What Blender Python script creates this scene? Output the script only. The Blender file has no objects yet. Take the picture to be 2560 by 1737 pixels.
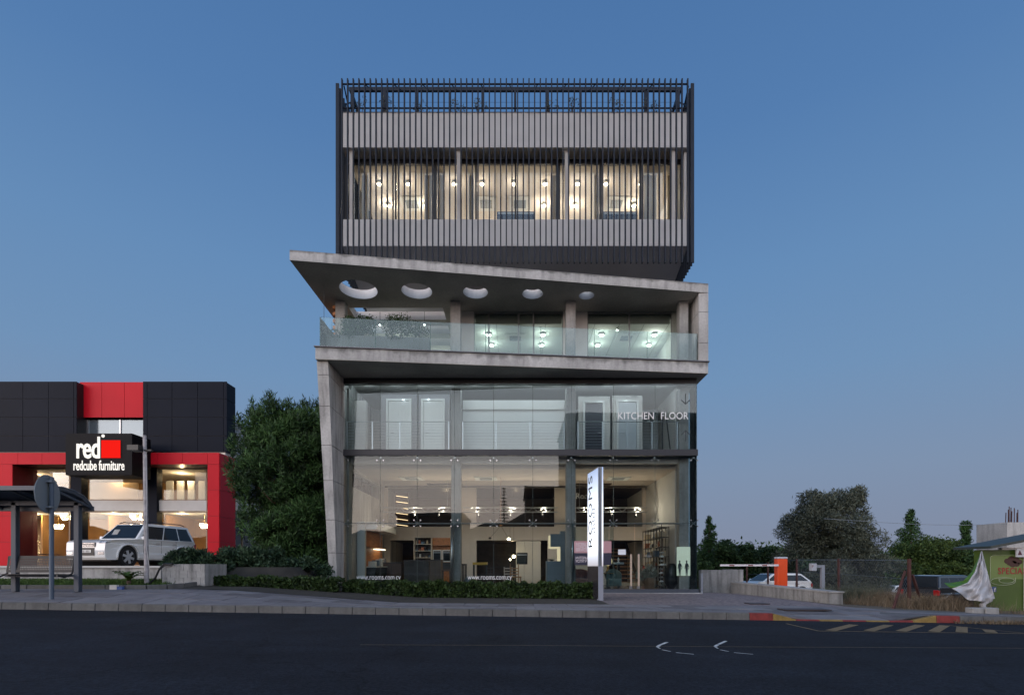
import bpy, math, random
import numpy as np
from mathutils import Vector, Matrix
from mathutils.geometry import tessellate_polygon
random.seed(7); RNG = np.random.default_rng(7)
S = bpy.context.scene
COL = S.collection
F, U0, V0, EYE = 1330.0, 1290.0, 1415.0, 1.2      # lens in photograph pixels, principal point, eye height

# ---------------------------------------------------------------- camera, sky, sun, exposure
cd = bpy.data.cameras.new('camera'); cam = bpy.data.objects.new('camera', cd); COL.objects.link(cam)
cam.location = (0, 0, EYE); cam.rotation_euler = (math.radians(90), 0, 0)
cd.sensor_width = 36; cd.lens = F / 2560 * 36
cd.shift_x = (1280 - U0) / 2560; cd.shift_y = (V0 - 868.5) / 2560
cd.clip_start = 0.05; cd.clip_end = 2000
S.camera = cam
S.view_settings.view_transform = 'Standard'; S.view_settings.look = 'None'
S.view_settings.exposure = 0; S.view_settings.gamma = 1
S.render.engine = 'CYCLES'
S.cycles.use_denoising = True
S.cycles.max_bounces = 7; S.cycles.diffuse_bounces = 3; S.cycles.glossy_bounces = 3
S.cycles.transparent_max_bounces = 24; S.cycles.transmission_bounces = 4
S.cycles.sample_clamp_indirect = 4; S.cycles.caustics_reflective = False; S.cycles.caustics_refractive = False

def lin(r, g, b):
    f = lambda c: (c / 255 / 12.92) if c <= 10 else (((c / 255) + .055) / 1.055) ** 2.4
    return (f(r), f(g), f(b), 1)

W = bpy.data.worlds.new('World'); S.world = W; W.use_nodes = True
nt = W.node_tree; N = nt.nodes; L = nt.links; N.clear()
out = N.new('ShaderNodeOutputWorld'); bg = N.new('ShaderNodeBackground')
tc = N.new('ShaderNodeTexCoord'); sep = N.new('ShaderNodeSeparateXYZ')
L.new(tc.outputs['Generated'], sep.inputs[0])
asn = N.new('ShaderNodeMath'); asn.operation = 'ARCSINE'; L.new(sep.outputs['Z'], asn.inputs[0])
dv = N.new('ShaderNodeMath'); dv.operation = 'DIVIDE'; dv.inputs[1].default_value = math.pi / 2; L.new(asn.outputs[0], dv.inputs[0])
cr = N.new('ShaderNodeValToRGB'); L.new(dv.outputs[0], cr.inputs[0])
stops = [(0.0, (131, 138, 158)), (.045, (129, 142, 166)), (.1, (126, 146, 174)), (.2, (112, 146, 184)),
         (.3, (101, 140, 184)), (.42, (84, 125, 175)), (.52, (76, 117, 168)), (1.0, (48, 84, 140))]
e = cr.color_ramp.elements
e[0].position, e[0].color = stops[0][0], lin(*stops[0][1]); e[1].position, e[1].color = stops[-1][0], lin(*stops[-1][1])
for p, c in stops[1:-1]:
    q = e.new(p); q.color = lin(*c)
# the western half, behind the camera, where the sun has just gone down
wr = N.new('ShaderNodeValToRGB'); L.new(dv.outputs[0], wr.inputs[0])
e = wr.color_ramp.elements
wst = [(0.0, (3.2, 2.4, 2.0)), (.07, (3.3, 2.6, 2.35)), (.15, (2.6, 2.4, 2.45)), (.24, (1.6, 1.8, 2.1)), (.4, (.95, 1.15, 1.5)), (.6, (.38, .54, .86)), (1.0, (.07, .14, .32))]
e[0].position, e[0].color = wst[0][0], (*wst[0][1], 1); e[1].position, e[1].color = wst[-1][0], (*wst[-1][1], 1)
for p, c in wst[1:-1]:
    q = e.new(p); q.color = (*c, 1)
mr = N.new('ShaderNodeMapRange'); mr.interpolation_type = 'SMOOTHSTEP'
mr.inputs['From Min'].default_value = 0.12; mr.inputs['From Max'].default_value = -0.85
L.new(sep.outputs['Y'], mr.inputs['Value'])
mx = N.new('ShaderNodeMix'); mx.data_type = 'RGBA'
L.new(mr.outputs[0], mx.inputs[0]); L.new(cr.outputs[0], mx.inputs[6]); L.new(wr.outputs[0], mx.inputs[7])
L.new(mx.outputs[2], bg.inputs[0]); bg.inputs[1].default_value = 1.0
L.new(bg.outputs[0], out.inputs[0])

sd = bpy.data.lights.new('sun', 'SUN'); sd.energy = 1.5; sd.angle = math.radians(50); sd.color = (1, .86, .78)
so = bpy.data.objects.new('sun', sd); COL.objects.link(so)
so.rotation_euler = (math.radians(80), 0, math.radians(-58)); so.location = (0, -20, 30)   # low after-glow from behind the camera

# ---------------------------------------------------------------- helpers
def X(u, d): return (u - U0) * d / F
def Z(v, d): return EYE + (V0 - v) * d / F
def sm(t): t = max(0, min(1, t)); return t * t * (3 - 2 * t)
def interp(x, tab):
    if x <= tab[0][0]: return tab[0][1]
    for (a, p), (b, q) in zip(tab, tab[1:]):
        if x <= b: return p + (q - p) * (x - a) / (b - a)
    return tab[-1][1]

MT = {}
def mat(name, col, rough=.6, metal=0, noise=0, scale=8, bump=0, bscale=None, emit=None, es=0, spec=.5, coat=0, stretch=None, col2=None, detail=5):
    if name in MT: return MT[name]
    m = bpy.data.materials.new(name); m.use_nodes = True
    n = m.node_tree.nodes; l = m.node_tree.links; b = n['Principled BSDF']
    b.inputs['Base Color'].default_value = (*col, 1); b.inputs['Roughness'].default_value = rough
    b.inputs['Metallic'].default_value = metal; b.inputs['Specular IOR Level'].default_value = spec
    if coat: b.inputs['Coat Weight'].default_value = coat; b.inputs['Coat Roughness'].default_value = .05
    t = n.new('ShaderNodeTexCoord'); mp = n.new('ShaderNodeMapping'); l.new(t.outputs['Object'], mp.inputs[0])
    if stretch: mp.inputs['Scale'].default_value = stretch
    if noise or col2:
        x = n.new('ShaderNodeTexNoise'); x.inputs['Scale'].default_value = scale; x.inputs['Detail'].default_value = detail
        l.new(mp.outputs[0], x.inputs['Vector'])
        r = n.new('ShaderNodeValToRGB'); l.new(x.outputs['Fac'], r.inputs[0])
        c2 = col2 or tuple(c * (1 + noise) for c in col); c1 = col if col2 else tuple(c * (1 - noise) for c in col)
        r.color_ramp.elements[0].position = .3; r.color_ramp.elements[1].position = .7
        r.color_ramp.elements[0].color = (*c1, 1); r.color_ramp.elements[1].color = (*c2, 1)
        l.new(r.outputs[0], b.inputs['Base Color'])
    if bump:
        x = n.new('ShaderNodeTexNoise'); x.inputs['Scale'].default_value = bscale or scale * 4; x.inputs['Detail'].default_value = 4
        l.new(mp.outputs[0], x.inputs['Vector'])
        bu = n.new('ShaderNodeBump'); bu.inputs['Strength'].default_value = bump; bu.inputs['Distance'].default_value = .02
        l.new(x.outputs['Fac'], bu.inputs['Height']); l.new(bu.outputs[0], b.inputs['Normal'])
    if emit: b.inputs['Emission Color'].default_value = (*emit, 1); b.inputs['Emission Strength'].default_value = es
    MT[name] = m; return m

def glass(name, tint, refl, edge=.6, rough=0.0):
    m = bpy.data.materials.new(name); m.use_nodes = True
    n = m.node_tree.nodes; l = m.node_tree.links; n.clear()
    o = n.new('ShaderNodeOutputMaterial'); t = n.new('ShaderNodeBsdfTransparent'); g = n.new('ShaderNodeBsdfGlossy')
    t.inputs[0].default_value = (*tint, 1); g.inputs['Roughness'].default_value = rough; g.inputs[0].default_value = (.95, 1, 1, 1)
    fr = n.new('ShaderNodeFresnel'); fr.inputs['IOR'].default_value = 1.45
    mp = n.new('ShaderNodeMapRange'); mp.inputs['From Min'].default_value = 0.03; mp.inputs['From Max'].default_value = 1
    mp.inputs['To Min'].default_value = refl; mp.inputs['To Max'].default_value = 1
    l.new(fr.outputs[0], mp.inputs['Value'])
    mx = n.new('ShaderNodeMixShader'); l.new(mp.outputs[0], mx.inputs[0]); l.new(t.outputs[0], mx.inputs[1]); l.new(g.outputs[0], mx.inputs[2])
    # faint waviness of rolled glass
    tc = n.new('ShaderNodeTexCoord'); x = n.new('ShaderNodeTexNoise'); x.inputs['Scale'].default_value = .7; x.inputs['Detail'].default_value = 1
    l.new(tc.outputs['Object'], x.inputs['Vector'])
    bu = n.new('ShaderNodeBump'); bu.inputs['Strength'].default_value = .03; bu.inputs['Distance'].default_value = .05
    l.new(x.outputs['Fac'], bu.inputs['Height']); l.new(bu.outputs[0], g.inputs['Normal'])
    l.new(mx.outputs[0], o.inputs[0]); MT[name] = m; return m

def emis(name, col, st):
    m = bpy.data.materials.new(name); m.use_nodes = True; n = m.node_tree.nodes; l = m.node_tree.links; n.clear()
    o = n.new('ShaderNodeOutputMaterial'); e = n.new('ShaderNodeEmission'); e.inputs[0].default_value = (*col, 1); e.inputs[1].default_value = st
    l.new(e.outputs[0], o.inputs[0]); MT[name] = m; return m

def link(name, me, m=None, parent=None, label=None, cat=None, group=None, kind=None, smooth=False):
    o = bpy.data.objects.new(name, me); COL.objects.link(o)
    if m is not None and len(me.materials) == 0: me.materials.append(m)
    if parent is not None: o.parent = parent
    if label: o['label'] = label
    if cat: o['category'] = cat
    if group: o['group'] = group
    if kind: o['kind'] = kind
    if smooth: me.polygons.foreach_set('use_smooth', [True] * len(me.polygons))
    return o
def thing(name, label, cat, loc=(0, 0, 0), rz=0, group=None):
    o = bpy.data.objects.new(name, None); COL.objects.link(o); o.empty_display_size = .3
    o.location = loc; o.rotation_euler = (0, 0, rz); o['label'] = label; o['category'] = cat
    if group: o['group'] = group
    return o

class B:
    """collects shapes and links them as one mesh object"""
    def __init__(s): s.v = []; s.f = []
    def add(s, vs, fs):
        n = len(s.v); s.v += [tuple(p) for p in vs]; s.f += [tuple(i + n for i in f) for f in fs]; return s
    def hexa(s, p):   # p: bottom 4 ccw, top 4 ccw
        return s.add(p, [(3, 2, 1, 0), (4, 5, 6, 7), (0, 1, 5, 4), (1, 2, 6, 5), (2, 3, 7, 6), (3, 0, 4, 7)])
    def box(s, x0, x1, y0, y1, z0, z1):
        return s.hexa([(x0, y0, z0), (x1, y0, z0), (x1, y1, z0), (x0, y1, z0), (x0, y0, z1), (x1, y0, z1), (x1, y1, z1), (x0, y1, z1)])
    def bar(s, a, b, w, h=None, up=(0, 0, 1)):
        h = h or w; a = Vector(a); b = Vector(b); d = (b - a).normalized(); u = Vector(up)
        if abs(d.dot(u)) > .98: u = Vector((0, 1, 0))
        r = d.cross(u).normalized() * w / 2; q = r.cross(d).normalized() * h / 2
        return s.hexa([a - r - q, a + r - q, a + r + q, a - r + q, b - r - q, b + r - q, b + r + q, b - r + q])
    def cyl(s, a, b, r0, r1=None, n=12, cap=True):
        r1 = r0 if r1 is None else r1; a = Vector(a); b = Vector(b); d = (b - a).normalized()
        u = Vector((0, 0, 1)) if abs(d.z) < .9 else Vector((1, 0, 0)); p = d.cross(u).normalized(); q = d.cross(p).normalized()
        vs = []
        for c, r in ((a, r0), (b, r1)):
            for i in range(n):
                t = 2 * math.pi * i / n; vs.append(c + p * r * math.cos(t) + q * r * math.sin(t))
        fs = [(i, n + i, n + (i + 1) % n, (i + 1) % n) for i in range(n)]
        if cap: fs += [tuple(range(n)), tuple(range(2 * n - 1, n - 1, -1))]
        return s.add(vs, fs)
    def tube(s, pts, r, n=8):
        rs = r if isinstance(r, (list, tuple)) else [r] * len(pts)
        for a, b, ra, rb in zip(pts, pts[1:], rs, rs[1:]): s.cyl(a, b, ra, rb, n)
        return s
    def quad(s, a, b, c, d): return s.add([a, b, c, d], [(0, 1, 2, 3)])
    def prism(s, poly, z0, z1, holes=(), tf=None):
        """polygon in a plane extruded; tf maps (x, y, z) to the wanted axes"""
        tf = tf or (lambda x, y, z: (x, y, z))
        loops = [poly] + list(holes)
        tri = tessellate_polygon([[Vector((x, y, 0)) for x, y in lp] for lp in loops])
        flat = [p for lp in loops for p in lp]; n = len(flat)
        vs = [tf(x, y, z0) for x, y in flat] + [tf(x, y, z1) for x, y in flat]
        fs = [tuple(t) for t in tri] + [tuple(i + n for i in reversed(t)) for t in tri]
        k = 0
        for lp in loops:
            m = len(lp)
            for i in range(m): fs.append((k + i, k + (i + 1) % m, n + k + (i + 1) % m, n + k + i))
            k += m
        return s.add(vs, fs)
    def lathe(s, prof, c=(0, 0, 0), n=16):
        vs = []; fs = []
        for r, z in prof:
            for i in range(n):
                t = 2 * math.pi * i / n; vs.append((c[0] + r * math.cos(t), c[1] + r * math.sin(t), c[2] + z))
        for j in range(len(prof) - 1):
            for i in range(n): fs.append((j * n + i, j * n + (i + 1) % n, (j + 1) * n + (i + 1) % n, (j + 1) * n + i))
        fs += [tuple(range(n))[::-1], tuple(range((len(prof) - 1) * n, len(prof) * n))]
        return s.add(vs, fs)
    def mesh(s, name='m', fix=True):
        me = bpy.data.meshes.new(name); me.from_pydata([tuple(p) for p in s.v], [], s.f); me.update()
        if fix:
            import bmesh
            bm = bmesh.new(); bm.from_mesh(me); bmesh.ops.recalc_face_normals(bm, faces=bm.faces); bm.to_mesh(me); bm.free()
        return me
    def o(s, name, m, parent=None, bevel=0, smooth=False, seg=1, **k):
        ob = link(name, s.mesh(name), m, parent, smooth=smooth, **k)
        if bevel:
            b = ob.modifiers.new('bevel', 'BEVEL'); b.width = bevel; b.segments = seg; b.limit_method = 'ANGLE'; b.harden_normals = False
        return ob

def text(name, body, m, size, loc, rot=(math.pi / 2, 0, 0), parent=None, depth=.004, sx=1, align='CENTER', space=1, off=0, **k):
    c = bpy.data.curves.new(name, 'FONT'); c.body = body; c.size = size; c.extrude = depth; c.align_x = align; c.space_character = space; c.offset = off
    c.resolution_u = 3
    t = bpy.data.objects.new('tmp', c); COL.objects.link(t)
    dg = bpy.context.evaluated_depsgraph_get(); me = bpy.data.meshes.new_from_object(t.evaluated_get(dg))
    bpy.data.objects.remove(t); bpy.data.curves.remove(c)
    me.materials.clear()
    o = link(name, me, m, parent, **k); o.location = loc; o.rotation_euler = rot; o.scale = (sx, 1, 1)
    return o

def copy_tree(o, parent=None):
    c = o.copy(); COL.objects.link(c)
    if parent is not None: c.parent = parent
    for ch in list(o.children): copy_tree(ch, c)
    return c

def lamp(name, loc, w, col, r=.08, parent=None):
    d = bpy.data.lights.new(name, 'POINT'); d.energy = w; d.color = col; d.shadow_soft_size = r
    o = bpy.data.objects.new(name, d); COL.objects.link(o); o.location = loc
    if parent is not None: o.parent = parent
    return o

def npmesh(name, V, Q, m, parent=None, **k):
    me = bpy.data.meshes.new(name); nv = len(V); nf = len(Q); k4 = Q.shape[1]
    me.vertices.add(nv); me.vertices.foreach_set('co', V.astype('f').ravel())
    me.loops.add(nf * k4); me.loops.foreach_set('vertex_index', Q.astype('i').ravel())
    me.polygons.add(nf); me.polygons.foreach_set('loop_start', np.arange(0, nf * k4, k4, dtype='i'))
    me.update(calc_edges=True); me.validate()
    return link(name, me, m, parent, **k)

def leaves(name, blobs, n, size, m, parent=None, aspect=.5, up=.0, outw=.0, shell=.55, **k):
    """n leaf sprays spread through ellipsoids (centre, radii); each a bent pair of quads"""
    C = np.array([b[0] for b in blobs], float); R = np.array([b[1] for b in blobs], float)
    w = (R[:, 0] * R[:, 1] + R[:, 1] * R[:, 2] + R[:, 0] * R[:, 2]); w /= w.sum()
    i = RNG.choice(len(blobs), n, p=w)
    d = RNG.normal(size=(n, 3)); d /= np.linalg.norm(d, axis=1)[:, None]
    rad = shell + (1.06 - shell) * RNG.random(n) ** .7
    P = C[i] + d * R[i] * rad[:, None] * (1 + .12 * RNG.normal(size=n))[:, None]
    ax = RNG.normal(size=(n, 3)) + outw * d * 2 + np.array([0, 0, up * 2]); ax /= np.linalg.norm(ax, axis=1)[:, None]
    sd_ = np.cross(ax, RNG.normal(size=(n, 3))); sd_ /= np.linalg.norm(sd_, axis=1)[:, None]
    nr = np.cross(ax, sd_)
    sz = size * (.6 + .8 * RNG.random(n))[:, None]
    a = P - ax * sz * .5; b = P + ax * sz * .5; mid = P + nr * sz * .12
    V = np.stack([a, mid + sd_ * sz * aspect * .5, b, mid - sd_ * sz * aspect * .5], 1).reshape(-1, 3)
    Q = np.arange(n * 4).reshape(n, 4)
    return npmesh(name, V, Q, m, parent, **k)

def leafmat(name, c1, c2, scale=1.2, rough=.6):
    m = bpy.data.materials.new(name); m.use_nodes = True; n = m.node_tree.nodes; l = m.node_tree.links; b = n['Principled BSDF']
    g = n.new('ShaderNodeNewGeometry'); x = n.new('ShaderNodeTexNoise'); x.inputs['Scale'].default_value = scale
    l.new(g.outputs['Position'], x.inputs['Vector'])
    ad = n.new('ShaderNodeMath'); ad.operation = 'MULTIPLY_ADD'; ad.inputs[1].default_value = .5
    l.new(g.outputs['Random Per Island'], ad.inputs[0]); l.new(x.outputs['Fac'], ad.inputs[2])
    r = n.new('ShaderNodeValToRGB'); r.color_ramp.elements[0].position = .45; r.color_ramp.elements[1].position = 1.0
    r.color_ramp.elements[0].color = (*c1, 1); r.color_ramp.elements[1].color = (*c2, 1)
    l.new(ad.outputs[0], r.inputs[0]); l.new(r.outputs[0], b.inputs['Base Color']); b.inputs['Roughness'].default_value = rough
    b.inputs['Specular IOR Level'].default_value = .25
    MT[name] = m; return m

# ---------------------------------------------------------------- materials
def concrete_mat(name, base, stain=.5, warm=(1, .985, .95), streak=True, top=None):
    m = bpy.data.materials.new(name); m.use_nodes = True; n = m.node_tree.nodes; l = m.node_tree.links; b = n['Principled BSDF']
    g = n.new('ShaderNodeNewGeometry')
    def noise(sc, st=(1, 1, 1), det=6):
        mp = n.new('ShaderNodeMapping'); mp.inputs['Scale'].default_value = st; l.new(g.outputs['Position'], mp.inputs[0])
        x = n.new('ShaderNodeTexNoise'); x.inputs['Scale'].default_value = sc; x.inputs['Detail'].default_value = det; l.new(mp.outputs[0], x.inputs['Vector']); return x
    def ramp(x, p0, c0, p1, c1):
        r = n.new('ShaderNodeValToRGB'); e = r.color_ramp.elements; e[0].position = p0; e[1].position = p1; e[0].color = (*c0, 1); e[1].color = (*c1, 1)
        l.new(x, r.inputs[0]); return r
    big = ramp(noise(.7).outputs['Fac'], .3, tuple(base * .74 * w for w in warm), .7, tuple(base * 1.14 * w for w in warm))
    fine = ramp(noise(14, det=8).outputs['Fac'], .3, (.86,) * 3, .7, (1.06,) * 3)
    mu = n.new('ShaderNodeMix'); mu.data_type = 'RGBA'; mu.blend_type = 'MULTIPLY'; mu.inputs[0].default_value = 1
    l.new(big.outputs[0], mu.inputs[6]); l.new(fine.outputs[0], mu.inputs[7]); c = mu.outputs[2]
    if streak:
        st = ramp(noise(5, (1, 1, .12), 6).outputs['Fac'], .46, (1, 1, 1), .72, (1 - stain,) * 3)
        m2 = n.new('ShaderNodeMix'); m2.data_type = 'RGBA'; m2.blend_type = 'MULTIPLY'; m2.inputs[0].default_value = 1
        l.new(c, m2.inputs[6]); l.new(st.outputs[0], m2.inputs[7]); c = m2.outputs[2]
    if top:      # water stains that start at a slab's top edge and run down unevenly
        z0, hgt, dark = top
        sp = n.new('ShaderNodeSeparateXYZ'); l.new(g.outputs['Position'], sp.inputs[0])
        m3 = n.new('ShaderNodeMapRange'); m3.inputs['From Min'].default_value = z0 - hgt; m3.inputs['From Max'].default_value = z0; l.new(sp.outputs['Z'], m3.inputs['Value'])
        xx = noise(2.6, (1, 1, .35), 7); ad = n.new('ShaderNodeMath'); ad.operation = 'MULTIPLY_ADD'; ad.inputs[1].default_value = 2.2; l.new(xx.outputs['Fac'], ad.inputs[0]); l.new(m3.outputs[0], ad.inputs[2])
        rr = ramp(ad.outputs[0], .0, (1, 1, 1), 1, (1, 1, 1)); sc = n.new('ShaderNodeMath'); sc.operation = 'MULTIPLY'; sc.inputs[1].default_value = .4; l.new(ad.outputs[0], sc.inputs[0])
        rr = ramp(sc.outputs[0], .62, (1, 1, 1), .82, (dark,) * 3)
        m4 = n.new('ShaderNodeMix'); m4.data_type = 'RGBA'; m4.blend_type = 'MULTIPLY'; m4.inputs[0].default_value = 1; l.new(c, m4.inputs[6]); l.new(rr.outputs[0], m4.inputs[7]); c = m4.outputs[2]
    l.new(c, b.inputs['Base Color']); b.inputs['Roughness'].default_value = .85
    bu = n.new('ShaderNodeBump'); bu.inputs['Strength'].default_value = .25; bu.inputs['Distance'].default_value = .01
    l.new(noise(30).outputs['Fac'], bu.inputs['Height']); l.new(bu.outputs[0], b.inputs['Normal'])
    MT[name] = m; return m

CONC = concrete_mat('fair_faced_concrete', .44)
CONC2 = concrete_mat('smooth_concrete', .36, stain=.3)
SOFF = concrete_mat('concrete_soffit', .52, stain=.45, warm=(1, .97, .87), streak=False)
KERB = concrete_mat('kerb_concrete', .13, stain=.3)
DARKM = mat('dark_blue_grey_metal', (.012, .017, .028), .5, .0, noise=.15, scale=3, spec=.2)
BLACK = mat('black_steel', (.012, .012, .014), .4)
WHITEP = mat('white_plaster', (.62, .60, .57), .6, noise=.05, scale=2)
PANELW = mat('light_grey_panel', (.68, .675, .67), .45, noise=.05, scale=1.5)
SOFFD = mat('grey_soffit_panel', (.66, .66, .69), .6, noise=.08, scale=.6)
WARMW = mat('cream_wall', (.60, .51, .43), .7, noise=.04, scale=2)
CREAM = mat('cream_ceiling', (.70, .63, .55), .8, noise=.04, scale=1)
GREENW = mat('pale_green_ceiling', (.66, .69, .64), .8, noise=.03, scale=1)
WOOD = mat('oak_wood', (.30, .15, .07), .45, noise=.35, scale=3, stretch=(1, 1, 8))
WOODO = mat('orange_timber', (.42, .16, .05), .45, noise=.3, scale=2, stretch=(8, 1, 8))
DBROWN = mat('dark_brown_wall', (.045, .028, .022), .5, noise=.3, scale=4)
STEEL = mat('brushed_steel', (.45, .46, .48), .3, .9)
WHITEG = mat('white_gloss_lacquer', (.75, .75, .73), .2)
GREYG = mat('blue_grey_lacquer', (.16, .21, .25), .3)
TILE = mat('grey_floor_tile', (.22, .2, .19), .25, noise=.1, scale=2)
G_FAC = glass('facade_glass', (.88, .935, .945), .031)
G_BAL = glass('balcony_glass', (.87, .93, .92), .035)
G_SHOP = glass('shop_glass', (.92, .94, .93), .02)
G_EDGE = mat('green_glass_edge', (.05, .14, .13), .2)
REDP = mat('red_aluminium_panel', (.56, .010, .022), .42, noise=.06, scale=.5, spec=.12)
BLKP = mat('charcoal_aluminium_panel', (.009, .012, .021), .45, noise=.1, scale=.6, spec=.06)
# ================================================================ GROUND
def zr(x): return .125 - .0145 * max(-40, min(40, x))           # carriageway falls gently to the right
def zg(x, y):
    """ground level beyond the kerb"""
    zk = zr(x) + .15
    if 5.2 < x < 9.2 and y < 13: zk -= (.15 - kerb_h(x) - .002)
    zb = interp(x, [(-40, .64), (-8, .58), (-3, .22), (8, .13), (14, -.10), (40, -.5)])
    t = max(0, min(1, (y - 11.5) / 1.8)); z = zk + (zb - zk) * t
    if x < -9.0 and y > 14.35: z += .15 * sm((y - 14.35) / 2.3) * min(1, (-9.0 - x) / .6)
    d1 = sm((y - 16.3) / 8) * 1.1 * sm((x - 9.9) / 1.4)
    d2 = sm((y - 24) / 8) * .85 * sm((x - 7.6) / 1)
    d3 = sm((y - 26) / 22) * .4 * sm((x - 9) / 2)
    if x < -7.3 and y > 16.9: z += sm((y - 16.9) / .2) * (1.165 - z)
    elif x < -7.3: pass
    return z - max(d1, d2) - d3
def kerb_h(x):
    lo = .025
    return .15 - (.15 - lo) * sm((x - 5.5) / .5) * (1 - sm((x - 8.4) / .45))
def road_d(v, x):                      # depth at which picture row v meets the carriageway at x
    return (EYE - zr(x)) * F / (v - V0)
def road_pt(u, v, dz=.004):
    d = 9.0
    for _ in range(12): d = (EYE - zr(X(u, d))) * F / (v - V0)
    x = X(u, d); return (x, d, zr(x) + dz)

def sheet(name, x0, x1, y0, y1, nx, ny, zf, m, **k):
    xs = np.linspace(x0, x1, nx); ys = np.linspace(y0, y1, ny)
    V = np.array([(x, y, zf(x, y)) for y in ys for x in xs]); Q = []
    for j in range(ny - 1):
        for i in range(nx - 1):
            a = j * nx + i; Q.append((a, a + 1, a + nx + 1, a + nx))
    return npmesh(name, V, np.array(Q), m, **k)

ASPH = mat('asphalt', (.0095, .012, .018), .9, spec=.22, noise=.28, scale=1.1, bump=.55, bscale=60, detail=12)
def _asph():
    m = ASPH; n = m.node_tree.nodes; l = m.node_tree.links; b = n['Principled BSDF']
    g = n.new('ShaderNodeNewGeometry'); v = n.new('ShaderNodeTexVoronoi'); v.inputs['Scale'].default_value = 38; l.new(g.outputs['Position'], v.inputs['Vector'])
    r = n.new('ShaderNodeValToRGB'); e = r.color_ramp.elements; e[0].position = .1; e[0].color = (.62, .62, .62, 1); e[1].position = .9; e[1].color = (1.7, 1.7, 1.7, 1)
    l.new(v.outputs['Color'], r.inputs[0])
    mp = n.new('ShaderNodeMapping'); mp.inputs['Scale'].default_value = (.12, 1.4, 1); l.new(g.outputs['Position'], mp.inputs[0])
    x = n.new('ShaderNodeTexNoise'); x.inputs['Scale'].default_value = 1.0; x.inputs['Detail'].default_value = 5; l.new(mp.outputs[0], x.inputs['Vector'])
    r2 = n.new('ShaderNodeValToRGB'); e = r2.color_ramp.elements; e[0].position = .3; e[0].color = (.72, .72, .74, 1); e[1].position = .7; e[1].color = (1.25, 1.25, 1.22, 1); l.new(x.outputs['Fac'], r2.inputs[0])
    src = b.inputs['Base Color'].links[0].from_socket
    for rr in (r, r2):
        mx = n.new('ShaderNodeMix'); mx.data_type = 'RGBA'; mx.blend_type = 'MULTIPLY'; mx.inputs[0].default_value = 1
        l.new(src, mx.inputs[6]); l.new(rr.outputs[0], mx.inputs[7]); src = mx.outputs[2]
    l.new(src, b.inputs['Base Color'])
_asph()
def _cracks():
    m = ASPH; n = m.node_tree.nodes; l = m.node_tree.links; b = n['Principled BSDF']; g = n.new('ShaderNodeNewGeometry')
    x = n.new('ShaderNodeTexNoise'); x.inputs['Scale'].default_value = 2.2; x.inputs['Detail'].default_value = 6; l.new(g.outputs['Position'], x.inputs['Vector'])
    va = n.new('ShaderNodeVectorMath'); va.operation = 'MULTIPLY_ADD'; va.inputs[1].default_value = (.9, .9, .9); l.new(x.outputs['Color'], va.inputs[0]); l.new(g.outputs['Position'], va.inputs[2])
    v = n.new('ShaderNodeTexVoronoi'); v.feature = 'DISTANCE_TO_EDGE'; v.inputs['Scale'].default_value = .22; l.new(va.outputs[0], v.inputs['Vector'])
    r = n.new('ShaderNodeValToRGB'); e = r.color_ramp.elements; e[0].position = .0; e[0].color = (.35, .35, .35, 1); e[1].position = .006; e[1].color = (1, 1, 1, 1); l.new(v.outputs[0], r.inputs[0])
    v2 = n.new('ShaderNodeTexVoronoi'); v2.inputs['Scale'].default_value = .16; mp = n.new('ShaderNodeMapping'); mp.inputs['Scale'].default_value = (.5, 1.6, 1); l.new(g.outputs['Position'], mp.inputs[0]); l.new(mp.outputs[0], v2.inputs['Vector'])
    r3 = n.new('ShaderNodeValToRGB'); e = r3.color_ramp.elements; e[0].position = .1; e[0].color = (.75, .75, .75, 1); e[1].position = .9; e[1].color = (1.35, 1.35, 1.35, 1); l.new(v2.outputs['Color'], r3.inputs[0])
    src = b.inputs['Base Color'].links[0].from_socket
    for rr in (r, r3):
        mx = n.new('ShaderNodeMix'); mx.data_type = 'RGBA'; mx.blend_type = 'MULTIPLY'; mx.inputs[0].default_value = 1; l.new(src, mx.inputs[6]); l.new(rr.outputs[0], mx.inputs[7]); src = mx.outputs[2]
    l.new(src, b.inputs['Base Color'])
_cracks()
PAVE = mat('pavement_slab_concrete', (.17, .16, .168), .8, noise=.2, scale=2.5, bump=.3, bscale=40)
EARTH = mat('dry_earth', (.10, .08, .055), .95, noise=.3, scale=1.5, bump=.5, bscale=12)
BED = mat('dark_planting_soil', (.03, .026, .02), .95, noise=.3, scale=3)
COBB = mat('pinkish_cobble_paving', (.20, .165, .165), .8, noise=.1, scale=2)
def _cob():
    m = COBB; n = m.node_tree.nodes; l = m.node_tree.links; b = n['Principled BSDF']
    g = n.new('ShaderNodeNewGeometry'); v = n.new('ShaderNodeTexVoronoi'); v.inputs['Scale'].default_value = 11; l.new(g.outputs['Position'], v.inputs['Vector'])
    r = n.new('ShaderNodeValToRGB'); e = r.color_ramp.elements; e[0].color = (.10, .085, .09, 1); e[1].color = (.30, .235, .225, 1); l.new(v.outputs['Color'], r.inputs[0])
    l.new(r.outputs[0], b.inputs['Base Color'])
    v2 = n.new('ShaderNodeTexVoronoi'); v2.feature = 'DISTANCE_TO_EDGE'; v2.inputs['Scale'].default_value = 11; l.new(g.outputs['Position'], v2.inputs['Vector'])
    bu = n.new('ShaderNodeBump'); bu.inputs['Strength'].default_value = .8; bu.inputs['Distance'].default_value = .03; l.new(v2.outputs[0], bu.inputs['Height']); l.new(bu.outputs[0], b.inputs['Normal'])
_cob()

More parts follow.
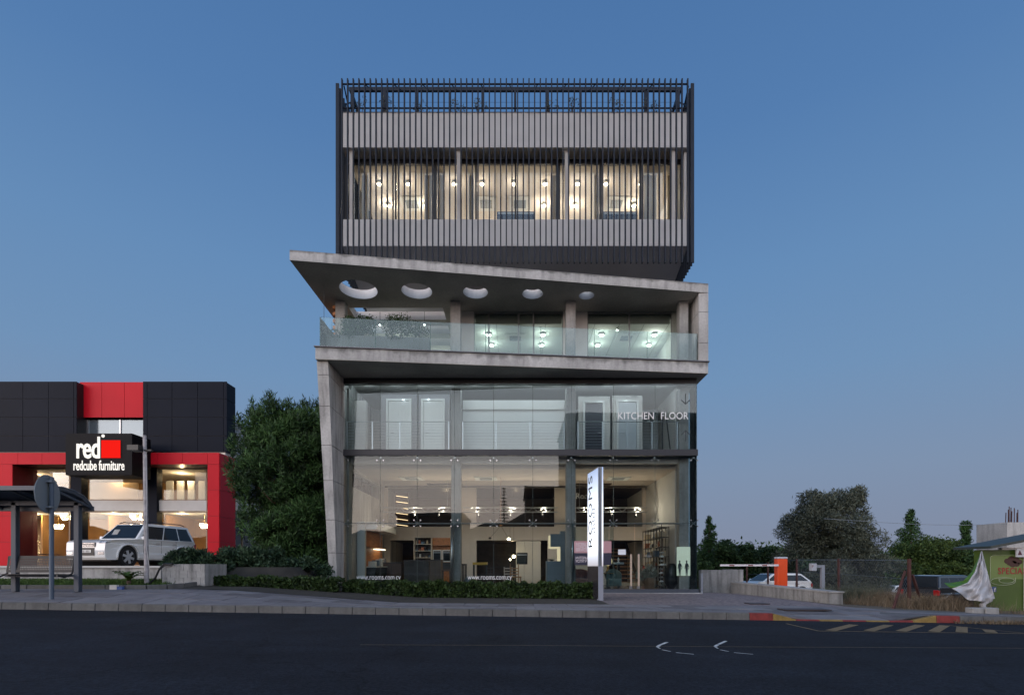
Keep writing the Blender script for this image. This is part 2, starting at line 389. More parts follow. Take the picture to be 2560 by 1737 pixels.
far = B(); far.box(-900, 900, -900, 1200, -2.6, -1.75); far.o('plain', EARTH, kind='structure')
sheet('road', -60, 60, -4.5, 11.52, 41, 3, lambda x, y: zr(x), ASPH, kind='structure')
sheet('ground', -60, 60, 11.45, 70, 161, 118, lambda x, y: zg(x, y) - .03, EARTH, kind='structure')
sheet('opposite_pavement', -60, 60, -24, -4.5, 21, 3, lambda x, y: zr(x) + .1, PAVE, kind='structure')
FOREC = sheet('forecourt', 2.56, 9.3, 14.35, 22, 18, 18, lambda x, y: zg(x, y) - .012, COBB, kind='structure')

# paving slabs of the footway
PV = sheet('pavement', -24, 15.5, 11.5, 14.5, 60, 7, lambda x, y: zg(x, y) - .018, KERB, kind='structure')
PTINT = [PAVE, mat('pavement_slab_pale', (.20, .19, .195), .8, noise=.2, scale=2, bump=.3, bscale=40), mat('pavement_slab_stained', (.13, .12, .125), .85, noise=.3, scale=3, bump=.3, bscale=40)]
def slab(x0, x1, y0, y1, par, m=None, g=.011, th=.03, name='paving_slab'):
    m = m or random.choice(PTINT + [PAVE]); b = B(); x0 += g; x1 -= g; y0 += g; y1 -= g; e = random.uniform(-.002, .003)
    c = [(x0, y0), (x1, y0), (x1, y1), (x0, y1)]
    b.hexa([(x, y, zg(x, y) - th + e) for x, y in c] + [(x, y, zg(x, y) + e) for x, y in c])
    return b.o(name, m, par)
r = 0; y = 11.52
while y < 14.3:
    x = -14.4 + (.45 if r % 2 else 0)
    while x < 12.5:
        if not (x > 9.0 and y > 13.4): slab(x, x + .9, y, y + .7, PV)
        x += .9
    y += .7; r += 1

# kerb stones along the far side of the road, painted red and yellow at the dropped part
YEL = mat('worn_yellow_paint', (.24, .155, .04), .7, noise=.25, scale=9)
REDK = mat('worn_red_kerb_paint', (.20, .028, .024), .7, noise=.25, scale=9)
kb = bpy.data.objects.new('kerb', None); COL.objects.link(kb); kb['kind'] = 'structure'
def kerb_h(x):
    lo = .025
    return .15 - (.15 - lo) * sm((x - 5.5) / .5) * (1 - sm((x - 8.4) / .45))
KM = {}
x = -16.0; i = 0
while x < 13.0:
    x1 = x + .5; h0, h1 = kerb_h(x), kerb_h(x1)
    b = B(); g = .004
    a = [(x + g, 11.36), (x1 - g, 11.36), (x1 - g, 11.5), (x + g, 11.5)]
    b.hexa([(px, py, zr(px) - .15) for px, py in a] + [(px, py + (.02 if py < 11.4 else 0), zr(px) + (h0 if px < x + .1 else h1)) for px, py in a])
    m = KERB
    if 5.0 <= x < 9.3: m = REDK if int((x - 5.0) / .5) % 2 == 0 else YEL
    b.o('kerb_stone', m, kb, bevel=.01); x = x1; i += 1

# yellow and white markings painted on the carriageway
YLINE = mat('yellow_road_marking', (.20, .13, .05), .7, noise=.3, scale=12)
WLINE = mat('white_road_marking', (.6, .6, .58), .7, noise=.3, scale=12)
def strip(name, pts, w, m, parent=None, **k):
    """thin painted line following picture points on the road"""
    b = B(); P = [road_pt(u, v) for u, v in pts]
    for p, q in zip(P, P[1:]):
        dx, dy = q[0] - p[0], q[1] - p[1]; ln = math.hypot(dx, dy); nx, ny = -dy / ln * w / 2, dx / ln * w / 2
        b.quad((p[0] + nx, p[1] + ny, zr(p[0] + nx) + .005), (p[0] - nx, p[1] - ny, zr(p[0] - nx) + .005), (q[0] - nx, q[1] - ny, zr(q[0] - nx) + .005), (q[0] + nx, q[1] + ny, zr(q[0] + nx) + .005))
    return b.o(name, m, parent, **k)
strip('lane_line', [(900, 1611.5), (1300, 1613), (1740, 1616), (2460, 1619.5), (2900, 1622)], .035, mat('faded_lane_paint', (.085, .06, .035), .8, noise=.4, scale=14), kind='structure')
hz = bpy.data.objects.new('hatched_marking', None); COL.objects.link(hz); hz['kind'] = 'structure'
strip('border_line', [(1966, 1558.5), (2047, 1577), (2559, 1583.5), (2760, 1586)], .05, YLINE, hz)
strip('border_line', [(2372, 1563), (2455, 1572), (2559, 1582)], .05, YLINE, hz)
for (a, b_) in (((2076, 1576), (2135, 1561)), ((2172, 1576.5), (2222, 1562)), ((2252, 1577.5), (2300, 1562)), ((2334, 1578.5), (2362, 1563)), ((2404, 1580), (2405, 1566)), ((2480, 1581), (2470, 1574))):
    strip('hatch_stripe', [a, b_], .17, YLINE, hz)
for k, pts in enumerate(([(1668, 1605), (1650, 1612), (1643, 1617), (1655, 1624), (1690, 1631), (1762, 1638)], [(1815, 1602), (1795, 1611), (1787, 1616), (1800, 1624), (1835, 1631), (1912, 1638)])):
    for q in range(len(pts) - 1):
        (ua, va), (ub, vb) = pts[q], pts[q + 1]
        strip('white_marking', [(ua, va), (ua + (ub - ua) * (.95 if q < 2 else .62), va + (vb - va) * (.95 if q < 2 else .62))], .045 if q < 2 else .025, WLINE, kind='structure')

# ================================================================ MAIN BUILDING
BLD = thing('office_building', 'concrete and glass showroom building topped by a box of vertical dark slats', 'building', (0, 0, 0))
Z1a, Z1b = 8.62, 9.06      # lower concrete slab
Z2a, Z2b = 11.73, 12.08    # upper concrete slab
def o(b, n, m, **k): return b.o(n, m, k.pop('parent', BLD), **k)

# --- ground plate and plinth
b = B(); b.box(-7.0, 7.16, 21.02, 33, .02, .262); o(b, 'floor', TILE)
b = B(); b.box(-6.9, 2.3, 20.9, 21.0, -.1, .33); o(b, 'plinth', CONC2)
b = B(); b.box(2.3, 7.30, 20.80, 21.0, -.1, .16); o(b, 'step', CONC2, bevel=.01)
b = B(); b.box(2.3, 7.2, 20.96, 21.06, .16, .30); o(b, 'glazing_channel', mat('dark_channel', (.06, .07, .09), .4))

# --- inclined left leg in cast panels
def leg_y(z): return 20.27 - (z - .3) / (8.62 - .3) * 1.03
def leg_xo(z): return -7.09 - (z - .3) / 8.32 * .12
zs = [.0, 1.71, 2.94, 4.39, 5.66, 7.05, 8.14, 8.615]
for z0, z1 in zip(zs, zs[1:]):
    b = B(); g = .009
    z0 += g; z1 -= g
    b.hexa([(leg_xo(z0), leg_y(z0), z0), (-6.8, leg_y(z0), z0), (-6.8, 21.6, z0), (leg_xo(z0) - .02, 21.6, z0),
            (leg_xo(z1), leg_y(z1), z1), (-6.8, leg_y(z1), z1), (-6.8, 21.6, z1), (leg_xo(z1) - .02, 21.6, z1)])
    o(b, 'concrete_panel', CONC)
b = B(); b.hexa([(-7.06, leg_y(.0) + .02, 0), (-6.82, leg_y(0) + .02, 0), (-6.82, 21.58, 0), (-7.06, 21.58, 0), (-7.17, leg_y(8.6) + .02, 8.6), (-6.82, leg_y(8.6) + .02, 8.6), (-6.82, 21.58, 8.6), (-7.17, 21.58, 8.6)]); o(b, 'joint_backing', BLACK)
# side walls behind
b = B(); b.box(-7.08, -6.68, 21.61, 33, 0, 4.45); b.box(-7.08, -6.68, 21.61, 33, 5.1, 8.61); b.box(-7.08, -6.68, 26, 33, 4.45, 5.1); o(b, 'wall', CONC)
b = B(); b.box(-6.92, -6.88, 21.62, 26, 4.45, 5.1); o(b, 'clerestory_glass', G_SHOP)
for yy in (22.6, 23.7, 24.8): b = B(); b.box(-6.95, -6.85, yy, yy + .06, 4.45, 5.1); o(b, 'clerestory_mullion', BLACK)
b = B(); b.box(6.58, 7.10, 22.0, 33, 0, 8.61); o(b, 'wall', WHITEP)
b = B(); b.box(-7.1, 7.1, 32.8, 33.1, 0, 8.61); o(b, 'wall', CONC2)

# --- lower slab
b = B(); b.prism([(-7.2, 19.08), (7.41, 20.5), (7.41, 33), (-7.2, 33)], Z1a, Z1b); o(b, 'floor_slab', concrete_mat('stained_floor_slab', .46, .3, top=(9.06, .30, .50)), bevel=.012)
b = B(); b.prism([(-7.24, 19.03), (7.45, 20.45), (7.45, 20.6), (-7.24, 19.18)], Z1b + .002, Z1b + .035); o(b, 'flashing', mat('zinc_flashing', (.12, .12, .13), .4, .6))
b = B(); b.box(-6.8, 7.13, 20.98, 21.2, 8.40, 8.617); o(b, 'transom', BLACK)
b = B(); b.box(-6.8, 7.16, 20.93, 21.5, 5.56, 5.80); o(b, 'floor_edge', mat('anthracite_fascia', (.02, .02, .026), .45))
# kitchen floor deck (floor of the storey) and its ceiling
b = B(); b.box(-6.68, 6.58, 21.5, 26.6, 5.35, 5.78); o(b, 'floor', WHITEP)
b = B(); b.box(-6.68, 6.58, 21.62, 26.5, 8.55, 8.605); o(b, 'ceiling', WHITEP)
b = B(); b.box(-6.68, 6.57, 21.9, 26.5, 5.20, 5.34); o(b, 'ceiling', WARMW)

# --- structural columns
for u0, u1 in ((862, 873), (1128, 1152), (1415.5, 1439), (1698, 1722)):
    b = B(); b.box(X(u0, 21.4), X(u1, 21.4), 21.4, 21.8, .26, 8.36); o(b, 'column', CONC2, bevel=.01)
for u0, u1 in ((838, 862), (1126, 1151), (1415, 1439), (1699, 1721)):
    b = B(); b.box(X(u0, 21.1), X(u1, 21.1), 21.1, 21.5, Z1b, Z2a - .003); o(b, 'column', CONC2, bevel=.01)

# --- curtain glazing: 9 bays in 3 rows
US = [862, 950.5, 1043, 1136, 1234, 1332, 1429, 1533.5, 1637.6, 1742]
XS = [X(u, 21.0) for u in US]
ROWS = [(.31, 2.895), (2.91, 5.555), (5.81, 8.395)]
for a, c in zip(XS, XS[1:]):
    for z0, z1 in ROWS:
        if z0 < 1 and 2.3 < a < 5.4: continue
        b = B(); b.box(a + .006, c - .006, 21.0, 21.014, z0, z1); o(b, 'glass_pane', G_FAC)
# entrance leaves with tall wooden pulls
DX = [(XS[6], X(1522, 21)), (X(1524, 21), X(1586, 21)), (X(1588, 21), XS[8])]
for k, (a, c) in enumerate(DX):
    b = B(); b.box(a + .006, c - .006, 21.02, 21.032, .31, 2.895); d = o(b, 'glass_door', G_FAC)
    if k: 
        hx = X(1577 if k == 1 else 1596, 21)
        b = B(); b.box(hx - .035, hx + .035, 20.93, 20.97, .42, 1.68); b.o('handle', mat('pale_wood_pull', (.45, .36, .28), .5), d)
        b = B(); b.box(hx - .06, hx + .06, 21.0, 21.05, .32, .42); b.o('floor_patch', STEEL, d)
b = B(); b.box(7.12, 7.132, 21.02, 22.0, .31, 8.39); o(b, 'side_glass', G_FAC)
b = B()
for a in XS[1:-1]: b.box(a - .005, a + .005, 20.998, 21.016, 5.81, 8.395); b.box(a - .005, a + .005, 20.998, 21.016, .31, 5.555)
b.box(XS[-1] - .004, XS[-1] + .004, 20.996, 21.018, .31, 8.39)
b.box(XS[0], XS[-1], 20.998, 21.016, 2.897, 2.908); o(b, 'silicone_joint', mat('dark_joint', (.03, .06, .06), .4))
# spider fittings
def spider(x, z, down):
    b = B()
    for sx in (-1, 1):
        for sz in ((-1,) if down else (-1, 1)):
            b.cyl((x, 21.12, z), (x + sx * .13, 21.05, z + sz * .12), .016, .012, 6); b.cyl((x + sx * .13, 21.05, z + sz * .12), (x + sx * .13, 20.985, z + sz * .12), .03, .03, 8)
    b.cyl((x, 21.06, z), (x, 21.2, z), .035, .035, 8)
    return b
for a in XS:
    o(spider(a if a < 7 else a - .1, 5.50, True), 'spider_fitting', STEEL); o(spider(a if a < 7 else a - .1, 2.90, False), 'spider_fitting', STEEL)
b = B(); b.cyl((-6.8, 21.17, 2.90), (6.6, 21.17, 2.90), .028, n=8); o(b, 'tie_bar', STEEL)
for a in (XS[3] - .12, XS[6] + .06):
    b = B(); b.cyl((a, 21.18, .3), (a, 21.18, 2.9), .06, n=12); o(b, 'steel_tube', STEEL, smooth=True)

# --- kitchen floor: railing, partitions, doors on show
def railing(x0, x1, posts):
    b = B(); b.cyl((x0, 21.3, 6.98), (x1, 21.3, 6.98), .02, n=6)
    for i in range(9): b.cyl((x0, 21.3, 5.95 + i * .115), (x1, 21.3, 5.95 + i * .115), .006, n=4)
    for x in posts: b.box(x - .02, x + .02, 21.28, 21.32, 5.8, 6.98)
    o(b, 'railing', mat('satin_steel_rail', (.5, .52, .54), .35, .7))
railing(X(866, 21.3), X(1126, 21.3), [X(u, 21.3) for u in (868, 931, 1000, 1122)])
railing(X(1155, 21.3), X(1412, 21.3), [X(u, 21.3) for u in (1157, 1240, 1325, 1410)])
railing(X(1443, 21.3), X(1697, 21.3), [X(u, 21.3) for u in (1445, 1506, 1568, 1630, 1693)])
b = B(); b.box(X(1157, 22.2), X(1412, 22.2), 22.2, 22.26, 5.8, 8.1); o(b, 'partition', mat('white_screen_wall', (.72, .74, .73), .5))
b = B(); b.box(X(1157, 22.15), X(1412, 22.15), 22.12, 22.19, 7.72, 8.1); o(b, 'blind', mat('white_blind', (.8, .8, .78), .6))
b = B(); b.box(-6.6, 6.5, 24.3, 24.4, 5.8, 8.35); o(b, 'partition', mat('mid_grey_partition', (.32, .34, .36), .6))
b = B(); b.box(X(876, 22), X(914, 22), 22.0, 22.3, 5.8, 8.05); o(b, 'partition', WHITEP)
for k, (u0, u1, pu0, pu1, v0, lab) in enumerate(((966, 1029, 952, 1042, 997, 'white panelled show door left of its neighbour behind the left railing'), (1053, 1112, 1046, 1124, 997, 'plain white show door left slightly ajar behind the left railing'),
                                      (1457, 1512, 1446, 1526, 1002, 'glazed dark grey show door behind the right railing'), (1541, 1597, 1532, 1607, 1000, 'pale grey show door beneath the big white floor lettering'))):
    d = 22.4; t = thing('show_door', lab, 'door', (X((u0 + u1) / 2, d), d, 5.8), 0, 'doors on display upstairs')
    x0, x1 = X(u0, d) - t.location.x, X(u1, d) - t.location.x; p0, p1 = X(pu0, d) - t.location.x, X(pu1, d) - t.location.x; zt = Z(v0, d) - 5.8
    dm = [WHITEG, WHITEG, mat('dark_glass_leaf', (.05, .055, .07), .15), mat('pale_grey_leaf', (.5, .53, .56), .3)][k]
    b = B(); b.box(p0, p1, .06, .12, 0, zt + .22); b.o('backing_panel', mat('taupe_panel', (.30, .29, .31), .6) if k < 2 else WHITEP, t)
    b = B(); b.box(x0, x0 + .09, -.06, .058, 0, zt); b.box(x1 - .09, x1, -.06, .058, 0, zt); b.box(x0 + .09, x1 - .09, -.06, .058, zt - .09, zt); b.o('frame', WHITEG, t)
    b = B(); b.box(x0 + .1, x1 - .1, -.02, .03, .01, zt - .1); lf = b.o('leaf', dm, t)
    if k == 0:
        b = B()
        for a_, c_ in ((.1, .75), (.95, zt - .3)): b.box(x0 + .24, x1 - .24, -.032, -.021, a_, c_)
        b.o('raised_panel', WHITEG, lf, bevel=.008)
    b = B(); hx = x0 + .2 if k != 2 else x1 - .2
    b.cyl((hx, -.02, 1.0), (hx, -.07, 1.0), .012, n=6); b.cyl((hx, -.07, 1.0), (hx + (.12 if k != 2 else -.12), -.07, 1.0), .012, n=6); b.o('handle', STEEL, lf)
t = thing('floor_pole', 'pair of thin black poles leaning behind the glass right of the lettering', 'pole', (X(1665, 22), 22, 5.8))
b = B(); b.bar((-.15, 0, 0), (-.12, .1, 1.9), .05); b.bar((.2, 0, 0), (.0, .1, 1.9), .04); b.o('pole', BLACK, t)
# lettering on the glass
LET = mat('white_vinyl_lettering', (.8, .8, .8), .5); LETD = mat('dark_vinyl', (.03, .035, .04), .5)
text('lettering', 'KITCHEN', LET, .40, (X(1544, 20.995), 20.995, 7.0), parent=BLD, sx=.86, depth=.002, align='LEFT')
text('lettering', 'FLOOR', LET, .40, (X(1721, 20.995), 20.995, 7.0), parent=BLD, sx=.86, depth=.002, align='RIGHT')
for (va, vb) in ((984, 1010), (1102, 1076)):
    b = B(); x = X(1714, 20.99); za, zb = Z(va, 20.99), Z(vb, 20.99); s = 1 if zb < za else -1
    b.bar((x, 20.99, za), (x, 20.99, zb), .03, .003, up=(0, 1, 0)); b.bar((x - .17, 20.99, zb + s * .17), (x, 20.99, zb), .03, .003, up=(0, 1, 0)); b.bar((x + .17, 20.99, zb + s * .17), (x, 20.99, zb), .03, .003, up=(0, 1, 0))
    o(b, 'arrow', LETD)
for uc in (946, 1224):
    text('lettering', 'www.rooms.com.cy', LET, .30, (X(uc, 20.99), 20.995, Z(1448, 20.99)), parent=BLD, sx=.72, depth=.002)

# --- balcony level
POSTS = [799.5, 938.6, 1076, 1214, 1352, 1486, 1618, 1745]
def gx(u):     # point on the oblique glass line y = 19.2 + (x + 7.1) * .0975
    k = (u - U0) / F; y = (19.2 + 7.1 * .0975) / (1 - .0975 * k); return (k * y, y)
for a, c in zip(POSTS, POSTS[1:]):
    (x0, y0), (x1, y1) = gx(a), gx(c); b = B(); g = .008
    b.hexa([(x0 + g, y0, 9.097), (x1 - g, y1, 9.097), (x1 - g, y1 + .016, 9.097), (x0 + g, y0 + .016, 9.097), (x0 + g, y0, 10.19), (x1 - g, y1, 10.19), (x1 - g, y1 + .016, 10.19), (x0 + g, y0 + .016, 10.19)])
    o(b, 'balustrade_pane', G_BAL)
    b = B(); b.box(x1 - .007, x1 + .007, y1 + .002, y1 + .014, 9.1, 10.19) if c != POSTS[-1] else b.box(gx(POSTS[0])[0] - .002, gx(POSTS[0])[0] + .006, gx(POSTS[0])[1], gx(POSTS[0])[1] + .016, 9.1, 10.19); o(b, 'pane_edge', G_EDGE)
b = B(); b.box(gx(799.5)[0], gx(799.5)[0] + .014, gx(799.5)[1] + .02, 22.5, 9.1, 10.19); o(b, 'balustrade_pane', G_BAL)
zj = [9.064, 9.80, 10.99, 11.727]
for z0, z1 in zip(zj, zj[1:]):
    b = B(); b.box(7.04, 7.41, 20.5, 22.6, z0 + .008, z1 - .008); o(b, 'concrete_panel', CONC)
b = B(); b.box(7.06, 7.39, 20.53, 22.58, 9.07, 11.72); o(b, 'joint_backing', BLACK)
# room behind the balcony
b = B(); b.box(-2.45, 7.4, 22.61, 32.9, Z1b, Z1b + .04); o(b, 'floor', TILE)
b = B(); b.box(X(1151, 22), X(1184.5, 22), 22, 22.2, Z1b, Z2a - .003); o(b, 'wall', WHITEP)
b = B(); b.box(X(1408, 22), X(1468.5, 22), 22, 22.2, Z1b, Z2a - .003); o(b, 'wall', WHITEP)
b = B(); b.box(X(1680, 22), 7.03, 22, 22.2, Z1b, Z2a - .003); o(b, 'wall', concrete_mat('greenish_plaster', .45, .1, (.9, 1, .88)))
b = B(); b.box(-2.4, -2.25, 22.2, 32.9, Z1b, Z2a - .003); o(b, 'wall', WHITEP)
b = B(); b.box(6.9, 7.03, 22.62, 32.9, Z1b, Z2a - .003); o(b, 'wall', WHITEP)
b = B(); b.box(-2.4, 7.0, 28, 28.15, Z1b, Z2a - .003); o(b, 'wall', mat('pale_green_wall', (.66, .69, .65), .7))
b = B(); b.box(-2.24, 6.89, 22.25, 27.9, 11.5, 11.6); o(b, 'ceiling', GREENW)
b = B()
for i in range(9): b.box(-1.9 + i * 1.05, -1.88 + i * 1.05, 22.3, 27.8, 11.494, 11.499)
o(b, 'ceiling_joint', mat('ceiling_gap', (.25, .28, .25), .7))
FR = mat('grey_window_frame', (.22, .23, .22), .4)
for us in ([1184.5, 1222, 1296.6, 1334, 1408], [1468.5, 1573.7, 1680]):
    b = B(); ys = 22.02
    for u in us: b.box(X(u, 22) - .035, X(u, 22) + .035, ys, ys + .07, Z1b, Z(784, 22))
    b.box(X(us[0], 22), X(us[-1], 22), ys - .01, ys + .09, Z(784, 22), Z2a - .004); o(b, 'window_frame', FR)
    for a, c in zip(us, us[1:]):
        b = B(); b.box(X(a, 22) + .036, X(c, 22) - .036, ys + .03, ys + .04, Z1b + .045, Z(784, 22)); o(b, 'window_pane', G_SHOP)
    b = B(); b.box(X(us[0], 22) + .05, X(us[-1], 22) - .05, 22.16, 22.18, Z(808, 22.1), Z(784, 22.1)); o(b, 'roller_blind', mat('grey_green_blind', (.32, .36, .32), .7))
# terrace on the left: rear wall, timber battens, planters
b = B(); b.box(-7.2, -2.41, 29.5, 29.7, Z1b, Z2a - .003); o(b, 'wall', CONC2)
for i in range(9):
    b = B(); zz = 9.35 + i * .27; b.box(-7.34, -7.16, 21.3, 25.6, zz, zz + .13); o(b, 'timber_batten', WOODO)
b = B(); b.box(-7.15, -7.08, 22.6, 29.4, 9.07, 11.6); o(b, 'timber_screen', mat('dark_timber', (.10, .05, .03), .6))

# --- upper slab with round holes and pergola openings
holes = []
for (hx, hy, hr) in ((-6.0, 20.27, .70), (-3.8, 20.38, .58), (-1.56, 20.47, .475), (.64, 20.58, .40), (2.75, 20.73, .30)):
    holes.append([(hx + hr * math.cos(-2 * math.pi * i / 40), hy + hr * math.sin(-2 * math.pi * i / 40)) for i in range(40)])
for y0, y1 in ((21.7, 22.75), (23.25, 24.1), (24.6, 25.4), (25.9, 26.7)):
    holes.append([(-6.82, y0), (-6.82, y1), (-2.98, y1), (-2.98, y0)])
def two_tone(ob, m_under):
    """gives the underside a second material"""
    ob.data.materials.append(m_under)
    for p in ob.data.polygons:
        if p.normal.z < -.9: p.material_index = 1
b = B(); b.prism([(-7.79, 18.31), (7.41, 20.5), (7.41, 33), (-7.62, 33)], Z2a, Z2b, holes); s2 = o(b, 'roof_slab', concrete_mat('stained_roof_slab', .46, .4, top=(12.08, .16, .42)))
two_tone(s2, SOFF)
s2.data.materials.append(mat('sky_light_reveal_tint', (.74, .75, .77), .7, noise=.06, scale=3))  # sky light on hole and opening sides, put into a paler colour
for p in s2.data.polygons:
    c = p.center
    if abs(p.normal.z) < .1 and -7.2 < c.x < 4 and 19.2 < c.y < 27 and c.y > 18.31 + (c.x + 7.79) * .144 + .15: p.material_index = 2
for ob in BLD.children:
    if ob.name.startswith('floor_slab'): two_tone(ob, SOFF)

# --- slatted box
YF, YW, YG = 19.8, 20.05, 20.65
ZT, ZA, ZB, ZC, ZD = 19.35, 18.27, 16.97, 14.26, 13.26
b = B(); me = None
b.box(-.022, .022, 0, .10, 12.50, 19.35); me = b.mesh('slat'); me.materials.append(DARKM)
for i in range(62):
    s = link('slat', me, None, BLD); s.location = (X(854.2, YF) + i * .2113, YF, 0)
b = B(); b.box(-.06, .06, -.025, .025, 12.50, 19.17); me = b.mesh('side_slat'); me.materials.append(DARKM)
for sx in (-6.655, 6.575):
    for i in range(26):
        s = link('slat', me, None, BLD); s.location = (sx, YF + .03 + i * .2113, 0)
SOFC = mat('box_ceiling', (.72, .62, .52), .7)
b = B(); b.box(-6.56, 6.49, YW, YW + .2, ZB, ZA); o(b, 'parapet_panel', PANELW)
b = B(); b.box(-6.56, 6.49, YW, YW + .12, ZD, ZC); o(b, 'balcony_panel', PANELW)
b = B(); b.box(-6.57, 6.50, YW - .01, YW + .3, ZA + .001, ZA + .03); o(b, 'coping', mat('zinc_coping', (.2, .2, .21), .4, .5))
b = B(); b.box(-6.56, 6.49, YW + .201, 33, ZB, ZB + .3); o(b, 'ceiling', SOFC)
b = B(); b.box(-6.56, 6.49, YW + .125, 33, 13.27, 13.45); o(b, 'floor', TILE)
b = B(); b.box(-6.56, 6.49, 26.5, 33.0, 17.3, 17.5); o(b, 'roof', CONC2)
# sloping underside
b = B(); yb = 24.6; zb2 = 13.25 - .24 * (yb - YW)
b.add([(-6.56, YW, 13.255), (6.49, YW, 13.255), (6.49, yb, zb2), (-6.56, yb, zb2), (-6.56, 33, zb2), (6.49, 33, zb2), (-6.56, 33, 13.255), (6.49, 33, 13.255)],
      [(0, 1, 2, 3), (3, 2, 5, 4), (0, 6, 7, 1), (4, 5, 7, 6), (0, 3, 4, 6), (1, 7, 5, 2)]); o(b, 'underside', SOFFD)
b = B(); b.box(6.40, 6.49, YW + .2, 33, 13.46, ZB - .001); o(b, 'wall', PANELW)
b = B(); b.box(-6.56, -6.47, 22.0, 33, 13.46, ZB - .001); o(b, 'wall', DARKM)
b = B(); b.box(-6.46, 6.39, 29, 29.1, 13.46, ZB - .001); o(b, 'wall', CREAM)
for u in (877.5, 1146, 1416, 1684):
    b = B(); x = X(u, 20.2); b.box(x - .06, x + .06, 20.2, 20.32, 13.46, ZB - .003); b.box(x - .12, x + .12, 20.19, 20.33, ZB - .06, ZB - .004); o(b, 'post', WHITEP)
b = B(); b.box(-6.46, 6.39, YG - .02, YG + .06, 16.79, ZB - .002); o(b, 'window_head', BLACK)
MU = [(869, .30), (897, .05), (989, .06), (1087, .14), (1190, .07), (1289, .07), (1395, .17), (1502, .11), (1602, .10), (1703, .05)]
for u, w in MU:
    x = X(u, YG); b = B(); b.box(x - w / 2, x + w / 2, YG, YG + .09, 13.46, 16.788); o(b, 'mullion', BLACK)
for (a, wa), (c, wc) in zip(MU, MU[1:]):
    b = B(); b.box(X(a, YG) + wa / 2 + .002, X(c, YG) - wc / 2 - .002, YG + .04, YG + .05, 13.46, 16.788); o(b, 'window_pane', G_SHOP)
b = B(); b.box(-6.45, 6.38, YG + .1, 28.98, 16.80, 16.9); o(b, 'ceiling', CREAM)
# beige pleated strips added to imitate streaks reflected in the top floor glass
REFL = mat('beige_reflection', (.60, .50, .38), .8)
def reflection_strip(x0, x1, y, z0, z1):
    b = B(); n = max(6, int((x1 - x0) / .06)); P = []
    for i in range(n + 1):
        x = x0 + (x1 - x0) * i / n; P.append((x, y + (.04 if i % 2 else -.04)))
    for (xa, ya), (xb, yb_) in zip(P, P[1:]): b.quad((xa, ya, z0), (xb, yb_, z0), (xb, yb_, z1), (xa, ya, z1))
    b2 = b.o('reflection_strip', REFL, BLD, smooth=True); m = b2.modifiers.new('thickness', 'SOLIDIFY'); m.thickness = .004
for u0, u1 in ((905, 922), (1062, 1080), (1095, 1112), (1172, 1184), (1376, 1390), (1485, 1497), (1608, 1640), (1668, 1700)):
    reflection_strip(X(u0, 21.2), X(u1, 21.2), 21.2, 13.5, 16.78)
# roof screen: rails, posts, braces
b = B(); b.cyl((-6.5, YF + .15, 19.26), (6.45, YF + .15, 19.26), .03, n=8); b.cyl((-6.5, YF + .15, 18.36), (6.45, YF + .15, 18.36), .028, n=8); o(b, 'rail', DARKM)
b = B(); b.box(-6.5, 6.45, 20.7, 20.8, 19.70, 19.84)
for sx in (-6.5, 6.37): b.box(sx, sx + .08, 20.801, 26, 19.70, 19.84)
o(b, 'roof_rail', DARKM)
for i in range(11):
    x = X(880 + i * 81.6, 20.75); w = .13 if i in (1, 9) else .09
    b = B(); b.box(x - w / 2, x + w / 2, 20.7, 20.8, 17.5, 19.698); o(b, 'roof_post', DARKM)
for u in (915, 987, 1058, 1130, 1202, 1273, 1344, 1415, 1487, 1558, 1630):
    x = X(u, 20.2); b = B(); b.bar((x, YF + .15, 19.26), (x + (.12 if u < 1290 else -.12), 20.72, 19.72), .03); o(b, 'brace', DARKM)
for sx in (-6.5, 6.42):
    b = B(); b.bar((sx, 19.95, 18.45), (sx, 21.2, 19.7), .04); o(b, 'brace', DARKM); b = B(); b.bar((sx + .05, 19.95, 19.2), (sx + .05, 21.2, 18.4), .04); o(b, 'brace', DARKM)
for k in range(2):
    zz = 18.75 + k * .5; b = B(); b.cyl((-6.4, 20.72, zz), (6.35, 20.72, zz), .006, n=4); o(b, 'tension_wire', DARKM)
# air conditioning cassettes and downlights (ceiling lamps that are on)
ACW = mat('cassette_white', (.7, .7, .66), .5); ACG = mat('cassette_grille', (.22, .24, .25), .5)
def cassette(x, y, z, s=.9):
    b = B(); b.box(x - s / 2, x + s / 2, y - s / 2, y + s / 2, z - .03, z - .002); c = o(b, 'ceiling_cassette', ACW)
    b = B(); b.box(x - s * .28, x + s * .28, y - s * .28, y + s * .28, z - .04, z - .031); b.o('grille', ACG, c)
LENS = emis('lamp_lens_warm', (1, .86, .62), 26); LENSC = emis('lamp_lens_cool', (.88, 1, .93), 26); LENSS = emis('small_lamp_lens', (1, .8, .5), 30)
def downlight(x, y, z, r, lens, w=0, col=(1, 1, 1)):
    b = B(); b.cyl((x, y, z - .10), (x, y, z), r + .012, n=14); d = o(b, 'downlight', ACW)
    b = B(); b.lathe([(r * .3, -.135), (r * .75, -.128), (r, -.101)], (x, y, z), 14); b.o('lens', lens, d)
    if w: lamp('ceiling_lamp', (x, y, z - .30), w, col, .07 if r > .05 else .025, BLD)
WARM = (1, .84, .67)
for u in (948, 1021, 1136, 1206, 1285, 1363, 1444, 1515, 1602): downlight(X(u, 21.6), 21.6, 16.8, .085, LENS, 9, WARM)
for u in (970, 1066, 1360, 1437, 1585): downlight(X(u, 22.9), 22.9, 16.8, .085, LENS, 26, WARM)
for u in (1030, 1215, 1300, 1540): cassette(X(u, 22.9), 22.9, 16.8)
for x in (-4.8, -1.6, 1.6, 4.8): lamp('ceiling_lamp', (x, 25.5, 15.6), 135, WARM, .1, BLD)
COOL = (.95, 1, .93)
